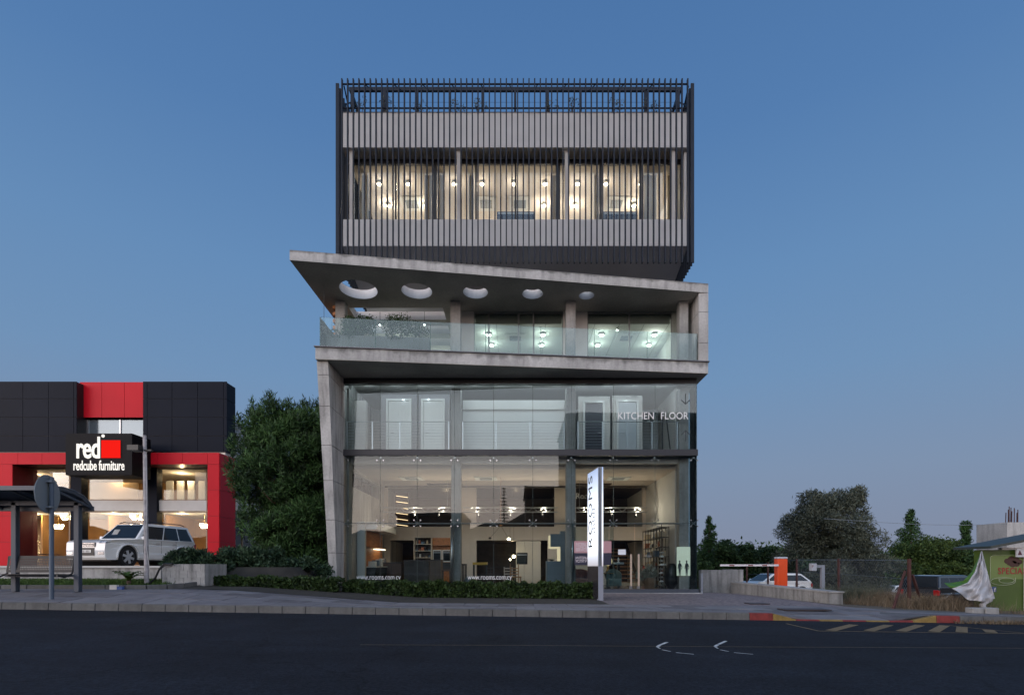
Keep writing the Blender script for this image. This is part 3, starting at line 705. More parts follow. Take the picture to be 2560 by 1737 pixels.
for u, y in ((1222, 23.5), (1357, 23.5), (1504, 23.5), (1636, 23.5), (1229, 24.6), (1354, 24.6), (1494, 24.6), (1622, 24.6)): downlight(X(u, y), y, 11.5, .10, LENSC, 14, COOL)
downlight(X(1543, 23.0), 23.0, 11.5, .04, LENSC)
for u in (1288, 1565): cassette(X(u, 24.0), 24.0, 11.5)
for u, v, y in ((810, 810.5, 19.9), (950, 812, 22.0), (1061, 812, 22.0)):        # spots under the terrace slab
    zz = Z(v, y) 
    b = B(); b.cyl((X(u, y), y, zz), (X(u, y), y, zz + .06), .05, .05, 10); d = o(b, 'wall_spot', STEEL); b = B(); b.lathe([(.02, -.02), (.04, 0)], (X(u, y), y, zz), 10); b.o('lens', LENSC, d)
    b = B(); b.cyl((X(u, y), y, zz + .06), (X(u, y), y, 11.72), .008, n=6); b.o('rod', BLACK, d)
lamp('terrace_lamp', (-5.5, 24.5, 10.9), 25, COOL, .05, BLD)
lamp('terrace_lamp', (-3.6, 26.5, 10.9), 25, COOL, .05, BLD)
b = B(); x = X(1717, 21); b.box(6.34, 6.39, 20.5, 20.62, 16.0, 16.35); o(b, 'alarm_box', BLACK)
# ================================================================ OPPOSITE SIDE OF THE STREET (seen in the glass)
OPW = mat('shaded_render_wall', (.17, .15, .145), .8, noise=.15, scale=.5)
OPG = mat('dark_window_glass', (.02, .025, .03), .1)
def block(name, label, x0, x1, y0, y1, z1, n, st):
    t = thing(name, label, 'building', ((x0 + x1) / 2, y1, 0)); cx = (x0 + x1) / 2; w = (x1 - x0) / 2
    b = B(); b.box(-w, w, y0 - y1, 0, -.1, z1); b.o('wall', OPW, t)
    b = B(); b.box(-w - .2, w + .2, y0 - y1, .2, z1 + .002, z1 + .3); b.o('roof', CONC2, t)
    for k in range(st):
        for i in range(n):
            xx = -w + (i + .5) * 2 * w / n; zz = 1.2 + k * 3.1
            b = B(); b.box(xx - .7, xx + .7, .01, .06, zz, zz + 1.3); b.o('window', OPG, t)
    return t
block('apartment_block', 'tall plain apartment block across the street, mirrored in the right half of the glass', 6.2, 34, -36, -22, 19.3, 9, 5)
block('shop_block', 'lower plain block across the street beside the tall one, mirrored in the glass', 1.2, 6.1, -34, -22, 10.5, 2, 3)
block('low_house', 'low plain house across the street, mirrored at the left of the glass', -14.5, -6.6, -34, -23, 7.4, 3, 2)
HILL = mat('hill_scrub', (.05, .055, .045), .9, noise=.3, scale=.02)
hl = []
for i in range(121):
    x = -300 + i * 5; h = 19 + 7 * math.sin(x * .021 + 1) + 3 * math.sin(x * .07) + 1.3 * math.sin(x * .31) - max(0, x) * .04; hl.append((x, h))
b = B()
for (xa, ha), (xb, hb) in zip(hl, hl[1:]): b.add([(xa, -150, -1.8), (xb, -150, -1.8), (xb, -215, hb), (xa, -215, ha), (xa, -320, -1.8), (xb, -320, -1.8)], [(0, 1, 2, 3), (3, 2, 5, 4)])
b.o('hill', HILL, kind='structure')

LDK = leafmat('dark_conifer_needles', (.006, .012, .007), (.022, .042, .02), 1.5)
BARK = mat('bark', (.09, .06, .045), .9, noise=.3, scale=6, bump=.5, bscale=20)
t = thing('norfolk_pine', 'tiered Norfolk pine across the street, mirrored in the middle of the glass', 'tree', (-1.5, -24, .2))
b = B(); b.tube([(0, 0, 0), (0, 0, 10.6)], [.14, .02]); b.o('trunk', BARK, t)
V = []
bl = []
for k in range(22):
    z = 2.2 + k * .4; r = 1.0 * (1 - (k / 23) ** 1.3) + .05
    for q in range(6):
        a = q * math.pi / 3 + k * .5; bl.append(((r * .55 * math.cos(a), r * .55 * math.sin(a), z), (r * .5 * abs(math.cos(a)) + .08, r * .5 * abs(math.sin(a)) + .08, .07)))
leaves('foliage', bl, 6000, .13, LDK, t, aspect=.35)

# ================================================================ VEGETATION
L_CYP = leafmat('cypress_leaves', (.010, .024, .010), (.06, .13, .036), 1.1)
L_OLV = leafmat('olive_leaves', (.035, .045, .032), (.17, .185, .13), .9)
L_GRN = leafmat('green_tree_leaves', (.012, .03, .012), (.06, .11, .035), .8)
L_HDG = leafmat('hedge_leaves', (.008, .018, .006), (.045, .08, .02), 4)
L_JUN = leafmat('juniper_leaves', (.010, .026, .014), (.055, .10, .05), 1.6)
L_DRY = leafmat('dry_grass', (.075, .055, .035), (.27, .21, .14), 3)
L_GRS = leafmat('lawn_grass', (.02, .045, .008), (.08, .14, .025), 2)

def limb(b, p, d, ln, r, depth):
    q = p + d * ln; b.cyl(p, q, r, r * .65, 7)
    if depth:
        for k in range(3):
            a = random.uniform(0, 6.28); nd = (d + Vector((math.cos(a), math.sin(a), random.uniform(-.1, .5))) * .55).normalized(); limb(b, q, nd, ln * .72, r * .55, depth - 1)

# big cypress beside the building
t = thing('cypress_tree', 'tall dark green cypress with ragged upswept branches beside the leaning concrete leg', 'tree', (-9.85, 23.4, .9))
b = B(); b.tube([(0, 0, -.2), (-.1, 0, 3), (.05, 0, 7.2)], [.22, .15, .04])
for k in range(26):
    a = random.uniform(0, 6.28); z = random.uniform(.8, 6.2); r = random.uniform(1.0, 2.0)
    b.tube([(0, 0, z), (r * .6 * math.cos(a), r * .6 * math.sin(a), z + .35), (r * math.cos(a), r * math.sin(a), z + .9)], [.05, .03, .012], 5)
b.o('trunk', mat('reddish_bark', (.13, .07, .05), .9, noise=.3, scale=6), t)
bl = []
for k in range(190):
    a = k * 2.39996; z = -.3 + 7.3 * ((k * .7548776) % 1)
    R = interp(z, [(-.3, 1.3), (1.2, 1.75), (3, 1.95), (4.6, 2.1), (6.0, 1.75), (7, 1.0)]); rr = R * (.35, .62, .85, 1.0)[k % 4]
    bl.append(((rr * math.cos(a) * 1.03, rr * math.sin(a), z), (random.uniform(.4, .6), random.uniform(.4, .6), random.uniform(.35, .6))))
for (dx, dz, w) in ((-1.55, 7.1, .22), (-.85, 7.4, .3), (.1, 7.15, .25), (1.2, 7.2, .3), (1.9, 6.9, .25), (-2.45, 5.6, .35), (-2.5, 4.6, .35), (-2.2, 6.5, .28), (1.6, 7.3, .2), (-.2, 7.45, .22), (-1.9, 7.0, .2), (.6, 7.35, .2)):
    bl.append(((dx, random.uniform(-.4, .4), dz), (w, w, w * 1.7)))
for k in range(26):
    a = k * 2.39996; z = 1.5 + 5.9 * ((k * .7548776) % 1); R = interp(z, [(0, 1.9), (4.6, 2.3), (6, 1.9), (7.4, 1.2)]); bl.append(((R * math.cos(a), R * math.sin(a), z + .4), (.15, .15, .62)))
leaves('foliage', bl, 90000, .24, L_CYP, t, aspect=.15, up=.6, outw=.8, shell=.2)

# smaller trees in the gap between the cypress and the building
t = thing('cypress_tree', 'smaller shaded conifer low in the gap between the big cypress and the concrete leg', 'tree', (-8.7, 22.6, .9))
b = B(); b.tube([(0, 0, -.2), (.05, 0, 3.8)], [.1, .02]); b.o('trunk', BARK, t)
leaves('foliage', [((random.uniform(-.9, .7), random.uniform(-.6, .6), z), (.6, .5, .5)) for z in [k * .3 for k in range(22)]], 14000, .18, L_CYP, t, aspect=.28, up=.3, outw=.7)

def bush(label, loc, blobs, n, size, m, group=None, name='bush', asp=.3, cat='bush', up=.2):
    t = thing(name, label, cat, loc, 0, group)
    b = B()
    for k in range(5):
        a = random.uniform(0, 6.28); b.tube([(0, 0, -.25), (.3 * math.cos(a), .3 * math.sin(a), .3)], [.03, .015], 5)
    b.o('stem', BARK, t); leaves('foliage', blobs, n, size, m, t, aspect=asp, up=up, outw=.5); return t
def mound(w, d, h, k, r=.3): return [((random.uniform(-w, w), random.uniform(-d, d), random.uniform(.1, h)), (r, r * .9, r * .8)) for _ in range(k)]
bush('spiky juniper spilling over the low block wall beside the white car', (X(505, 17.6), 17.6, .95), mound(1.0, .5, .65, 16) + [((-1.0, 0, .35), (.3, .3, .18)), ((-.7, 0, .45), (.3, .3, .2))], 9000, .15, L_JUN, 'junipers along the terrace')
bush('wide juniper in the middle of the dark mass below the big cypress', (X(610, 18.2), 18.2, .9), mound(1.1, .6, .75, 18), 9000, .15, L_JUN, 'junipers along the terrace')
bush('juniper nearest the foot of the leaning concrete leg', (X(735, 18.6), 18.6, .75), mound(1.0, .6, .55, 16), 8000, .15, L_JUN, 'junipers along the terrace')

# clipped hedges
def hedge(label, x0, x1, y, w, zt, group, m=None, extra=0):
    t = thing('hedge', label, 'hedge', ((x0 + x1) / 2, y, 0), 0, group); h = (x1 - x0) / 2; cx = (x0 + x1) / 2
    b = B(); n = int((x1 - x0) / .5)
    for i in range(n):
        xx = -h + .25 + i * (2 * h - .5) / max(1, n - 1); g = zg(cx + xx, y)
        b.cyl((xx, 0, g - .1), (xx + .05, 0, zt(cx + xx) - .1), .015, n=5); b.cyl((xx, .1, g - .1), (xx - .1, .2, zt(cx + xx) - .1), .012, n=5)
    b.o('stem', BARK, t)
    V = []; N_ = int((x1 - x0) * 2600)
    px = RNG.uniform(-h, h, N_); face = RNG.random(N_); py = np.where(face < .45, -w / 2, RNG.uniform(-w / 2, w / 2, N_)) + RNG.normal(0, .02, N_)
    g = np.array([zg(cx + q, y) for q in np.linspace(-h, h, 60)]); gz = np.interp(px, np.linspace(-h, h, 60), g); tz = np.array([zt(cx + q) for q in np.linspace(-h, h, 60)]); tzp = np.interp(px, np.linspace(-h, h, 60), tz)
    tzp = tzp + .035 * np.sin(px * 5.1 + 1) + .03 * np.sin(px * 11.7) + .02 * np.sin(px * 23)
    f = RNG.random(N_); pz = np.where(face < .45, gz + .03 + (tzp - gz - .03) * f ** .8, np.where(face < .8, tzp - RNG.random(N_) ** 2 * .1, gz + (tzp - gz) * f)) + RNG.normal(0, .015, N_)
    P = np.stack([px, py, pz], 1); ax = RNG.normal(size=(N_, 3)); ax /= np.linalg.norm(ax, axis=1)[:, None]; s_ = np.cross(ax, RNG.normal(size=(N_, 3))); s_ /= np.linalg.norm(s_, axis=1)[:, None]
    sz = (.035 + .035 * RNG.random(N_))[:, None]
    VV = np.stack([P - ax * sz, P + s_ * sz * .6, P + ax * sz, P - s_ * sz * .6], 1).reshape(-1, 3)
    npmesh('foliage', VV, np.arange(N_ * 4).reshape(N_, 4), m or L_HDG, t)
    return t
bedz = lambda x, y: zg(x, y) + .003
sheet('planting_bed', -9.35, 2.5, 14.35, 20.8, 30, 14, lambda x, y: zg(x, y) + .006, BED, kind='structure')
hedge('low clipped hedge in front of the shop glass, ending at the illuminated white sign', -5.4, X(1487, 16.8), 17.0, .8, lambda x: .66 + .02 * (-x) * .5, 'clipped hedges')
hedge('low dark hedge below the junipers, left of the leaning concrete leg', X(440, 16.2), -5.45, 16.6, .8, lambda x: .80 + .012 * (-x - 5.4), 'clipped hedges')

# trees to the right
def tree(name, label, loc, blobs, n, size, m, trunk_h, tr, asp=.45, up=0, outw=.2, group=None, cat='tree', spread=.5):
    t = thing(name, label, cat, loc, random.uniform(0, 6) * 0, group)
    b = B(); b.tube([(0, 0, -.3), (.05, 0, trunk_h)], [tr, tr * .7])
    for k in range(6 if spread > .2 else 0): a = k * 1.05; limb(b, Vector((.05, 0, trunk_h)), Vector((math.cos(a) * spread, math.sin(a) * spread, .8)).normalized(), trunk_h * .55, tr * .5, 1)
    b.o('trunk', BARK, t); leaves('crown', blobs, n, size, m, t, aspect=asp, up=up, outw=outw); return t
def crown(w, d, z0, z1, k, r, prof=None):
    out = []
    for _ in range(k):
        z = z0 + (z1 - z0) * ((_ + .5) / k); f = (z - z0) / (z1 - z0); R = prof(f) if prof else math.sqrt(max(.05, 1 - (2 * f - 1) ** 2)); a = random.uniform(0, 6.28); q = random.uniform(.25, 1)
        rr = r * random.uniform(.7, 1.2); out.append(((R * w * q * math.cos(a), R * d * q * math.sin(a), z), (rr, rr, rr * .8)))
    return out
d = 37.0; zb_ = zg(X(2080, d), d)
tree('olive_tree', 'broad grey green olive like tree, the largest, behind the chain link fence', (X(2082, d), d, zb_),
     crown(3.95, 3.0, .6, 7.5, 120, .8, lambda f: .78 + .25 * math.sin(math.pi * min(1, f * 1.05)) - .35 * max(0, f - .6) / .4) + [((random.uniform(-2.1, 2.3), random.uniform(-1, 1), random.uniform(7.3, 7.9)), (.45, .45, .5)) for _ in range(10)],
     70000, .24, L_OLV, 1.6, .3, asp=.22, outw=.45, up=.05)
# background trees: (u centre, top v, half width px, depth, kind)
KINDS = {'conifer': (L_CYP, 'pointed conifer'), 'round': (L_GRN, 'bushy green tree'), 'cypress': (L_CYP, 'slim cypress')}
BT = [
 (1772, 1283, 40, 46, 'conifer', 'ragged pointed conifer just right of the glass corner'),
 (1806, 1345, 42, 43, 'round', 'dark bushy tree between the ragged conifer and the wall end'),
 (1862, 1352, 40, 44, 'round', 'round topped dark tree above the white hatchback'),
 (1915, 1358, 42, 45, 'round', 'dark tree partly hidden behind the left side of the olive'),
 (1745, 1375, 34, 42, 'round', 'low dark tree touching the right edge of the glass'),
 (2276, 1268, 52, 57, 'conifer', 'tall dark conifer rising behind the bright green tree'),
 (2285, 1345, 82, 53, 'round', 'bright green leafy tree right of the big olive'),
 (2240, 1400, 60, 51, 'round', 'low shady tree under the bright green one'),
 (2360, 1345, 62, 55, 'round', 'mid green tree between the bright green tree and the slim cypress'),
 (2414, 1302, 22, 56, 'cypress', 'slim dark cypress standing alone against the sky'),
 (2395, 1405, 42, 50, 'round', 'yellowish small tree just left of the hanging tarpaulin'),
 (2440, 1385, 40, 52, 'round', 'dark tree behind the left edge of the green kiosk'),
 (2461, 1333, 15, 60, 'conifer', 'left of two small distant conifers above the kiosk roof'),
 (2497, 1335, 13, 60, 'conifer', 'right of two small distant conifers above the kiosk roof'),
 (2005, 1400, 90, 50, 'round', 'shady tree hidden low behind the olive'),
 (2150, 1395, 90, 51, 'round', 'shady tree seen low to the right of the olive'),
]
for (uc, vt, hw, d, kd, lab) in BT:
    m = KINDS[kd][0]; x = X(uc, d); g = zg(x, d) - .1; h = Z(vt, d) - g; w = hw * d / F
    if kd == 'round':
        if 'bright' in lab or 'yellowish' in lab: m = leafmat('bright_leaves', (.014, .035, .008), (.085, .13, .03), .8) if 'bright_leaves' not in MT else MT['bright_leaves']
        bl = crown(w * .85, w * .8, h * .12, h * .9, 34, min(1.1, w * .42), lambda f: .85 + .15 * math.sin(math.pi * f) - .3 * max(0, f - .6)); n = 14000; asp = .5; up = 0; sz = .20
    elif kd == 'conifer':
        bl = crown(w, w, h * .12, h * .97, 130, w * .40, lambda f: max(.03, (1 - f) ** .8 * (1 + .18 * math.sin(f * 38)))); n = 12000; asp = .3; up = .2; sz = .22
        bl = [(c, tuple(q_ * (1.25 - .95 * min(1, c[2] / h)) * random.uniform(.8, 1.15) for q_ in r)) for c, r in bl]
    else:
        bl = crown(w * .7, w * .7, h * .05, h * .97, 44, w * .45, lambda f: max(.08, 1 - f ** 2)); n = 6000; asp = .3; up = .5; sz = .2
    tree(kd + '_tree' if kd != 'round' else 'bushy_tree', lab, (x, d, g), bl, n, sz * max(1, d / 44), m, h * (.25 if kd == 'round' else .9), .12, asp=asp, up=up, group='trees beyond the parking lot', spread=.5 if kd == 'round' else .1)
# far wooded skyline
WD = []
leaves('distant_woodland', [((x, 75 + 8 * math.sin(x), 1.0 + 1.2 * math.sin(x * .7) + .8 * math.sin(x * 1.9)), (3, 3, 2.6)) for x in np.arange(14, 95, 2.2)], 26000, .5, L_GRN, kind='stuff')
leaves('distant_woodland', [((x, 62, 1.6 + .8 * math.sin(x * .9)), (2.5, 2, 2.4)) for x in np.arange(-60, -18, 2.2)], 9000, .5, L_GRN, kind='stuff')

# grass strip and weeds
def blades(name, pts, h, m, w=.012, lean=.5, **k):
    n = len(pts); P = np.array(pts); a = RNG.uniform(0, 6.28, n); hh = h * (.5 + RNG.random(n)); dx = np.cos(a) * w; dy = np.sin(a) * w
    lx = RNG.normal(0, lean, n) * hh; ly = RNG.normal(0, lean, n) * hh
    A = P + np.stack([-dx, -dy, 0 * dx], 1); C = P + np.stack([dx, dy, 0 * dx], 1); D = P + np.stack([lx * .6 + dx * .7, ly * .6 + dy * .7, hh * .6], 1); E_ = P + np.stack([lx, ly, hh], 1)
    return npmesh(name, np.stack([A, C, D, E_], 1).reshape(-1, 3), np.arange(n * 4).reshape(n, 4), m, kind='stuff', **k)
pts = []
for _ in range(26000):
    x = random.uniform(-18, -9.4); y = random.uniform(14.35, 16.85)
    if x > -11.2 and y < 14.35 + (x + 11.2) * 1.2: continue
    pts.append((x, y, zg(x, y) - .02))
blades('grass', pts, .09, L_GRS)
pts = []
while len(pts) < 16000:
    x = random.uniform(9.6, 17.5); y = random.uniform(14.4, 24)
    if y < 14.4 + max(0, (13.2 - x)) * .75: continue
    if x > 13.9 and y > 14.9 and y < 17.2: continue
    if random.random() < (math.sin(x * 2.3) * math.sin(y * 1.7 + 1) + .5): pts.append((x, y, zg(x, y) - .05))
blades('dry_grass', pts, .24, L_DRY, w=.004, lean=.5)
pts = [(x, 11.3 + random.gauss(0, .04), zr(x)) for x in (random.gauss(11.8, 1.3) for _ in range(2500)) if x > 9.3]
blades('dry_weeds', pts, .07, L_DRY, w=.008)
def weeds(label, u, d, w, n, h, m):
    x0, t = X(u, d), thing('weed_clump', label, 'weeds', (0, 0, 0), 0, 'dry weeds at the fence')
    P = [(x, y, zg(x, y) - .04) for x, y in ((x0 + random.gauss(0, w * .5), d + random.gauss(0, .25)) for _ in range(n))]
    blades('stalks', P, h, m, w=.004, lean=.4, parent=t)
    leaves('seed_heads', [((x0 + random.uniform(-w, w) * .8, d + random.uniform(-.3, .3), zg(x0, d) + h * random.uniform(.55, .9)), (.18, .15, .09)) for _ in range(int(w * 14))], n // 2, .05, m, t, aspect=.35)
weeds('tuft of grey dry weeds at the left end of the fence', 2075, 18.5, .8, 1500, .5, L_OLV)
weeds('bushy dry weeds in front of the dark parked car', 2345, 15.6, 1.2, 2600, .36, L_DRY)
weeds('dry weeds between the two slanting fence braces', 2230, 17, 1.0, 2600, .42, L_DRY)
weeds('taller grey weeds left of the fence brace', 2160, 17.6, .9, 2200, .55, L_OLV)
# cycad in the grass strip
t = thing('cycad', 'small cycad with arching fronds in the grass strip left of the lamp pole', 'plant', (X(322, 15.3), 15.3, zg(X(322, 15.3), 15.3)))
b = B(); b.cyl((0, 0, -.05), (0, 0, .15), .07, .05); b.o('trunk', BARK, t)
for k in range(17):
    a = k * 2.4; r = random.uniform(.3, .45); hh = random.uniform(.15, .3); b = B(); pr = None
    for j in range(7):
        f = j / 6; p = Vector((math.cos(a) * r * f, math.sin(a) * r * f, .15 + hh * math.sin(f * 2.0))); 
        if pr is not None: b.bar(pr, p, .008)
        if j:
            sv = Vector((-math.sin(a), math.cos(a), .3)) * .07
            b.add([pr, pr + sv, p], [(0, 1, 2)]); b.add([pr, pr - sv + Vector((0, 0, .04)), p], [(0, 1, 2)])
        pr = p
    b.o('frond', L_GRS, t)
# ================================================================ RED AND BLACK FURNITURE SHOP (left)
SHOP = thing('furniture_shop', 'black and red panelled furniture shop with lit windows at the left', 'building')
def so_(b, n, m, **k): return b.o(n, m, k.pop('parent', SHOP), **k)
def pb(u0, u1, v0, v1, d, dep): b = B(); b.box(X(u0, d), X(u1, d), d, d + dep, Z(v1, d), Z(v0, d)); return b
RX = -16.72     # right side wall
XL = -35.0
# cores
DU, DP = 30.6, 30.0
b = B(); b.box(XL, X(192, DU) - .01, DU + .04, 45, 7.76, 11.80); b.box(X(357, DU) + .01, RX - .04, DU + .04, 31.72, 7.76, 11.80); b.box(X(192, DU) - .01, X(357, DU) + .01, 31.6, 45, 7.0, 11.7); so_(b, 'core', BLACK)
b = B(); b.box(XL, RX - .03, DU + .05, 45, 6.98, 7.74); so_(b, 'floor', CREAM)
# dark cladding panels, front
def panels(us, vs, d, m, name='cladding_panel', g=.012, th=.035):
    for a, c in zip(us, us[1:]):
        for e_, f in zip(vs, vs[1:]):
            b = B(); b.box(X(a, d) + g, X(c, d) - g, d, d + th, Z(f, d) + g, Z(e_, d) - g); so_(b, name, m)
VS = [953, 996.5, 1043, 1089.5, 1128.5]
panels([-134, -70, -6.5, 57, 121, 184, 192], VS, DU, BLKP)
panels([357, 368, 430, 494, 558.6, 567.5], VS, DU, BLKP)
b = B(); b.box(X(192, DU) - .05, X(192, DU) - .015, DU + .04, 31.6, 7.75, 11.79); so_(b, 'return_panel', BLKP)
for z0, z1 in zip([Z(v, DU) for v in VS[1:]], [Z(v, DU) for v in VS]):
    b = B(); b.box(RX - .035, RX, DU + .04, 31.7, z0 + .012, z1 - .012); so_(b, 'cladding_panel', BLKP)
# red recessed panels and clerestory
DR = 31.1
for a, c in ((199, 254.5), (254.5, 311), (311, 357)):
    b = B(); b.box(X(a, DR) + .01, X(c, DR) - .01 + (.1 if c == 357 else 0), DR, DR + .05, Z(1043, DR), Z(955, DR)); so_(b, 'red_panel', REDP)
b = B(); b.box(X(193, DR), X(372, DR), DR + .3, DR + .32, Z(1090, DR), Z(1046, DR)); so_(b, 'window_pane', mat('sky_reflecting_glass', (.15, .19, .22), .12, .45))
for u in (210, 292): b = B(); b.box(X(u, DR) - .04, X(u, DR) + .04, DR + .24, DR + .29, Z(1090, DR), Z(1046, DR)); so_(b, 'window_mullion', STEEL)
# red portal
def red(u0, u1, v0, v1):
    b = B(); b.box(X(u0, DP) + .008, X(u1, DP) - .008, DP, DP + .04, Z(v1, DP) + .008, Z(v0, DP) - .008); so_(b, 'red_panel', REDP)
us = [-140, -78, -16, 44.5, 105, 165, 228, 291, 333, 393, 456, 518.5, 548]
for a, c in zip(us, us[1:]): red(a, c, 1131, 1160.5)
for a, c in zip([1160.5, 1224, 1289, 1354, 1413], [1224, 1289, 1354, 1413, 1416]):
    red(518.5, 548, a, min(c, 1415)); red(-30, 31, a, min(c, 1415))
for z0, z1 in zip([1.17, 2.55, 4.0, 5.5, 6.93], [2.55, 4.0, 5.5, 6.93, 7.6]):
    b = B(); b.box(RX - .04, RX, DP + .04, 31.7, z0 + .008, z1 - .008); so_(b, 'red_panel', REDP)
b = B(); b.box(XL, RX - .045, DP + .042, 31.6, Z(1160.5, DP) + .01, 7.60); b.box(X(520, DP), RX - .045, DP + .042, 31.6, 1.1, 6.9); b.box(X(-29, DP), X(30, DP), DP + .042, 31.6, 1.1, 6.9); so_(b, 'portal_core', mat('dark_red_core', (.12, .004, .008), .4))
# floors, spandrels, dark piers
DG = 31.3
b = B(); b.box(XL, RX - .3, DG - .2, 40, 1.16, 1.19); so_(b, 'floor', TILE)
b = B(); b.box(XL, X(519, DG), DG - .1, 40, Z(1277, DG), Z(1251, DG)); so_(b, 'spandrel', WHITEP)
b = B(); b.box(XL, RX - .3, DG, 40, 6.90, 6.97); so_(b, 'ceiling', CREAM)
for u0, u1 in ((176, 203), (361, 392), (30, 37)):
    b = B(); b.box(X(u0, DG - .3), X(u1, DG - .3), DG - .3, DG + .2, 1.17, 6.93); so_(b, 'dark_pier', BLKP)
for u0, u1 in ((37, 176), (203, 361), (392, 519)):
    for v0, v1 in ((1163, 1250), (1278, 1413)):
        n = 2
        b = B(); d = DG; x0, x1, z0, z1 = X(u0, d) + .01, X(u1, d) - .01, max(1.2, Z(v1, d)), Z(v0, d)
        b.box(x0, x1, d, d + .015, z0, z1); so_(b, 'window_pane', G_SHOP)
        b = B(); b.box(x0, x0 + .06, d - .03, d - .002, z0, z1); b.box(x1 - .06, x1, d - .03, d - .002, z0, z1); b.box(x0 + .06, x1 - .06, d - .03, d - .002, z1 - .06, z1); b.box(x0 + .06, x1 - .06, d - .03, d - .002, z0, z0 + .05); so_(b, 'window_frame', mat('bronze_frame', (.30, .22, .15), .4))
# interior
ORW = mat('orange_brown_wall', (.50, .27, .10), .6, noise=.15, scale=1)
b = B(); b.box(XL, RX - .3, 36.5, 36.6, 1.2, Z(1277, DG) - .01); b.box(XL, RX - .3, 36.5, 36.6, Z(1251, DG) + .01, 6.89); so_(b, 'wall', ORW)
b = B(); b.box(RX - .38, RX - .32, 31.75, 40, 1.2, 6.89); so_(b, 'wall', WARMW)
for u in (120, 285, 425):
    b = B(); b.box(X(u, 34), X(u, 34) + .1, 33.5, 36.4, 1.2, Z(1277, DG) - .01); so_(b, 'partition', ORW)
b = B()
for k in range(4): b.box(X(415 + k * 27, 33), X(415 + k * 27 + 17, 33), 33, 33.1, 4.95, 6.5)
so_(b, 'display_panels', PANELW, kind='stuff')
b = B(); b.box(X(215, 33), X(345, 33), 33, 33.1, 4.95, 6.4); so_(b, 'partition', mat('tan_partition', (.45, .30, .16), .6))
for i, (u, y, z, w) in enumerate(((90, 33, 4.3, 90), (285, 33, 4.3, 90), (455, 33, 4.3, 80), (90, 33, 6.6, 60), (285, 32.6, 6.6, 52), (455, 32.6, 6.6, 60))): lamp('shop_lamp', (X(u, y), y, z), w, (1, .72, .40), .08, SHOP)
def chandelier(u, v, y, r, label):
    t = thing('chandelier', label, 'chandelier', (X(u, y), y, Z(v, y)), 0, 'chandeliers in the shop')
    b = B(); b.cyl((0, 0, .2), (0, 0, Z(1279, y) - Z(v, y)), .015, n=6); b.lathe([(.02, .25), (r * .5, .05), (r * .4, -.02), (.02, -.06)], n=12); b.o('body', mat('brass', (.6, .38, .12), .3, 1), t)
    for k in range(9):
        a = k * .7; q = (r * math.cos(a), r * math.sin(a)); b = B(); b.tube([(0, 0, 0), (q[0] * .7, q[1] * .7, -.12), (q[0], q[1], .02)], .012, 5); b.lathe([(.01, .02), (.05, .08), (.02, .16)], (q[0], q[1], 0), 8); b.o('light', LENSS, t)
chandelier(346, 1294, 33.2, .42, 'gold chandelier glowing above the roof of the white car')
chandelier(171, 1295, 33.0, .35, 'golden chandelier hanging left of the bus shelter post')
chandelier(146, 1317, 33.0, .22, 'small low chandelier at the far left of the shop window')
chandelier(512, 1315, 33.0, .24, 'bright little chandelier beside the red right hand pillar')
t = thing('wall_mirror', 'ornate arched mirror frame on the orange wall above the white car bonnet', 'mirror', (X(278, 34), 34, 2.4))
b = B(); pr = [(-.45, 0), (.45, 0), (.45, 1.1), (.38, 1.3), (.15, 1.38), (0, 1.5), (-.15, 1.38), (-.38, 1.3), (-.45, 1.1)]
b.prism(pr, 0, .06, [[(-.32, .12), (-.32, 1.05), (0, 1.2), (.32, 1.05), (.32, .12)]], tf=lambda x, y, z: (x, z, y)); b.o('frame', mat('gilt_frame', (.42, .25, .10), .5), t)
b = B(); b.prism([(-.32, .12), (.32, .12), (.32, 1.05), (0, 1.2), (-.32, 1.05)], .04, .05, tf=lambda x, y, z: (x, z, y)); b.o('glass', mat('mirror_dark', (.12, .08, .07), .1), t)
t = thing('sparkling_tree', 'slender ornament covered in tiny warm lights inside the left shop window', 'ornament', (X(84, 33), 33, 1.2))
b = B(); b.cyl((0, 0, 0), (0, 0, 1.9), .02, n=6); b.o('stem', BLACK, t)
leaves('lights', [((0, 0, .4 + k * .2), (.3, .3, .2)) for k in range(8)], 260, .03, emis('tiny_light', (1, .72, .35), 7), t, aspect=1)
t = thing('dining_set', 'pale wooden table in the lower left corner of the shop window', 'table', (X(108, 32.6), 32.6, 1.2))
b = B(); b.box(-.8, .8, -.4, .4, .7, .76); b.o('table_top', WOOD, t)
for sx in (-.7, .7):
    for sy in (-.3, .3): b = B(); b.box(sx - .04, sx + .04, sy - .04, sy + .04, 0, .7); b.o('leg', WOOD, t)
# sign box
SG = thing('shop_sign', 'black box sign reading red with a glowing red square, over the shop entrance', 'sign', (X(247, 28.5), 28.5, Z(1187, 28.5)))
w2 = (X(330, 28.5) - X(164, 28.5)) / 2; hh = Z(1083, 28.5) - Z(1187, 28.5)
b = B(); b.box(-w2, w2, 0, 1.46, 0, hh); b.o('box', mat('sign_black', (.010, .010, .012), .5, spec=.08), SG)
LW = emis('lit_white_letters', (1, .95, .88), 1.15)
uX = lambda x: X(x * .3805, 28.5) - SG.location.x; vZ = lambda y: Z(940 + y * .3805, 28.5) - SG.location.z
text('letters', 'red', LW, 1.62, (uX(582), -.03, vZ(537)), parent=SG, sx=.62, depth=.02, off=.025, space=.95)
b = B(); b.box(uX(670), uX(792), -.05, -.003, vZ(537), vZ(422)); b.o('glowing_square', emis('lit_red_square', (1, .015, .01), .95), SG)
b = B(); b.lathe([(.085, 0), (.085, .02)], n=16); c = b.o('degree_mark', LW, SG); c.location = (uX(679), -.01, vZ(393)); c.rotation_euler = (math.pi / 2, 0, 0)
text('letters', 'redcube furniture', LW, .74, (uX(651), -.02, vZ(617)), parent=SG, sx=.52, depth=.01, off=.008)
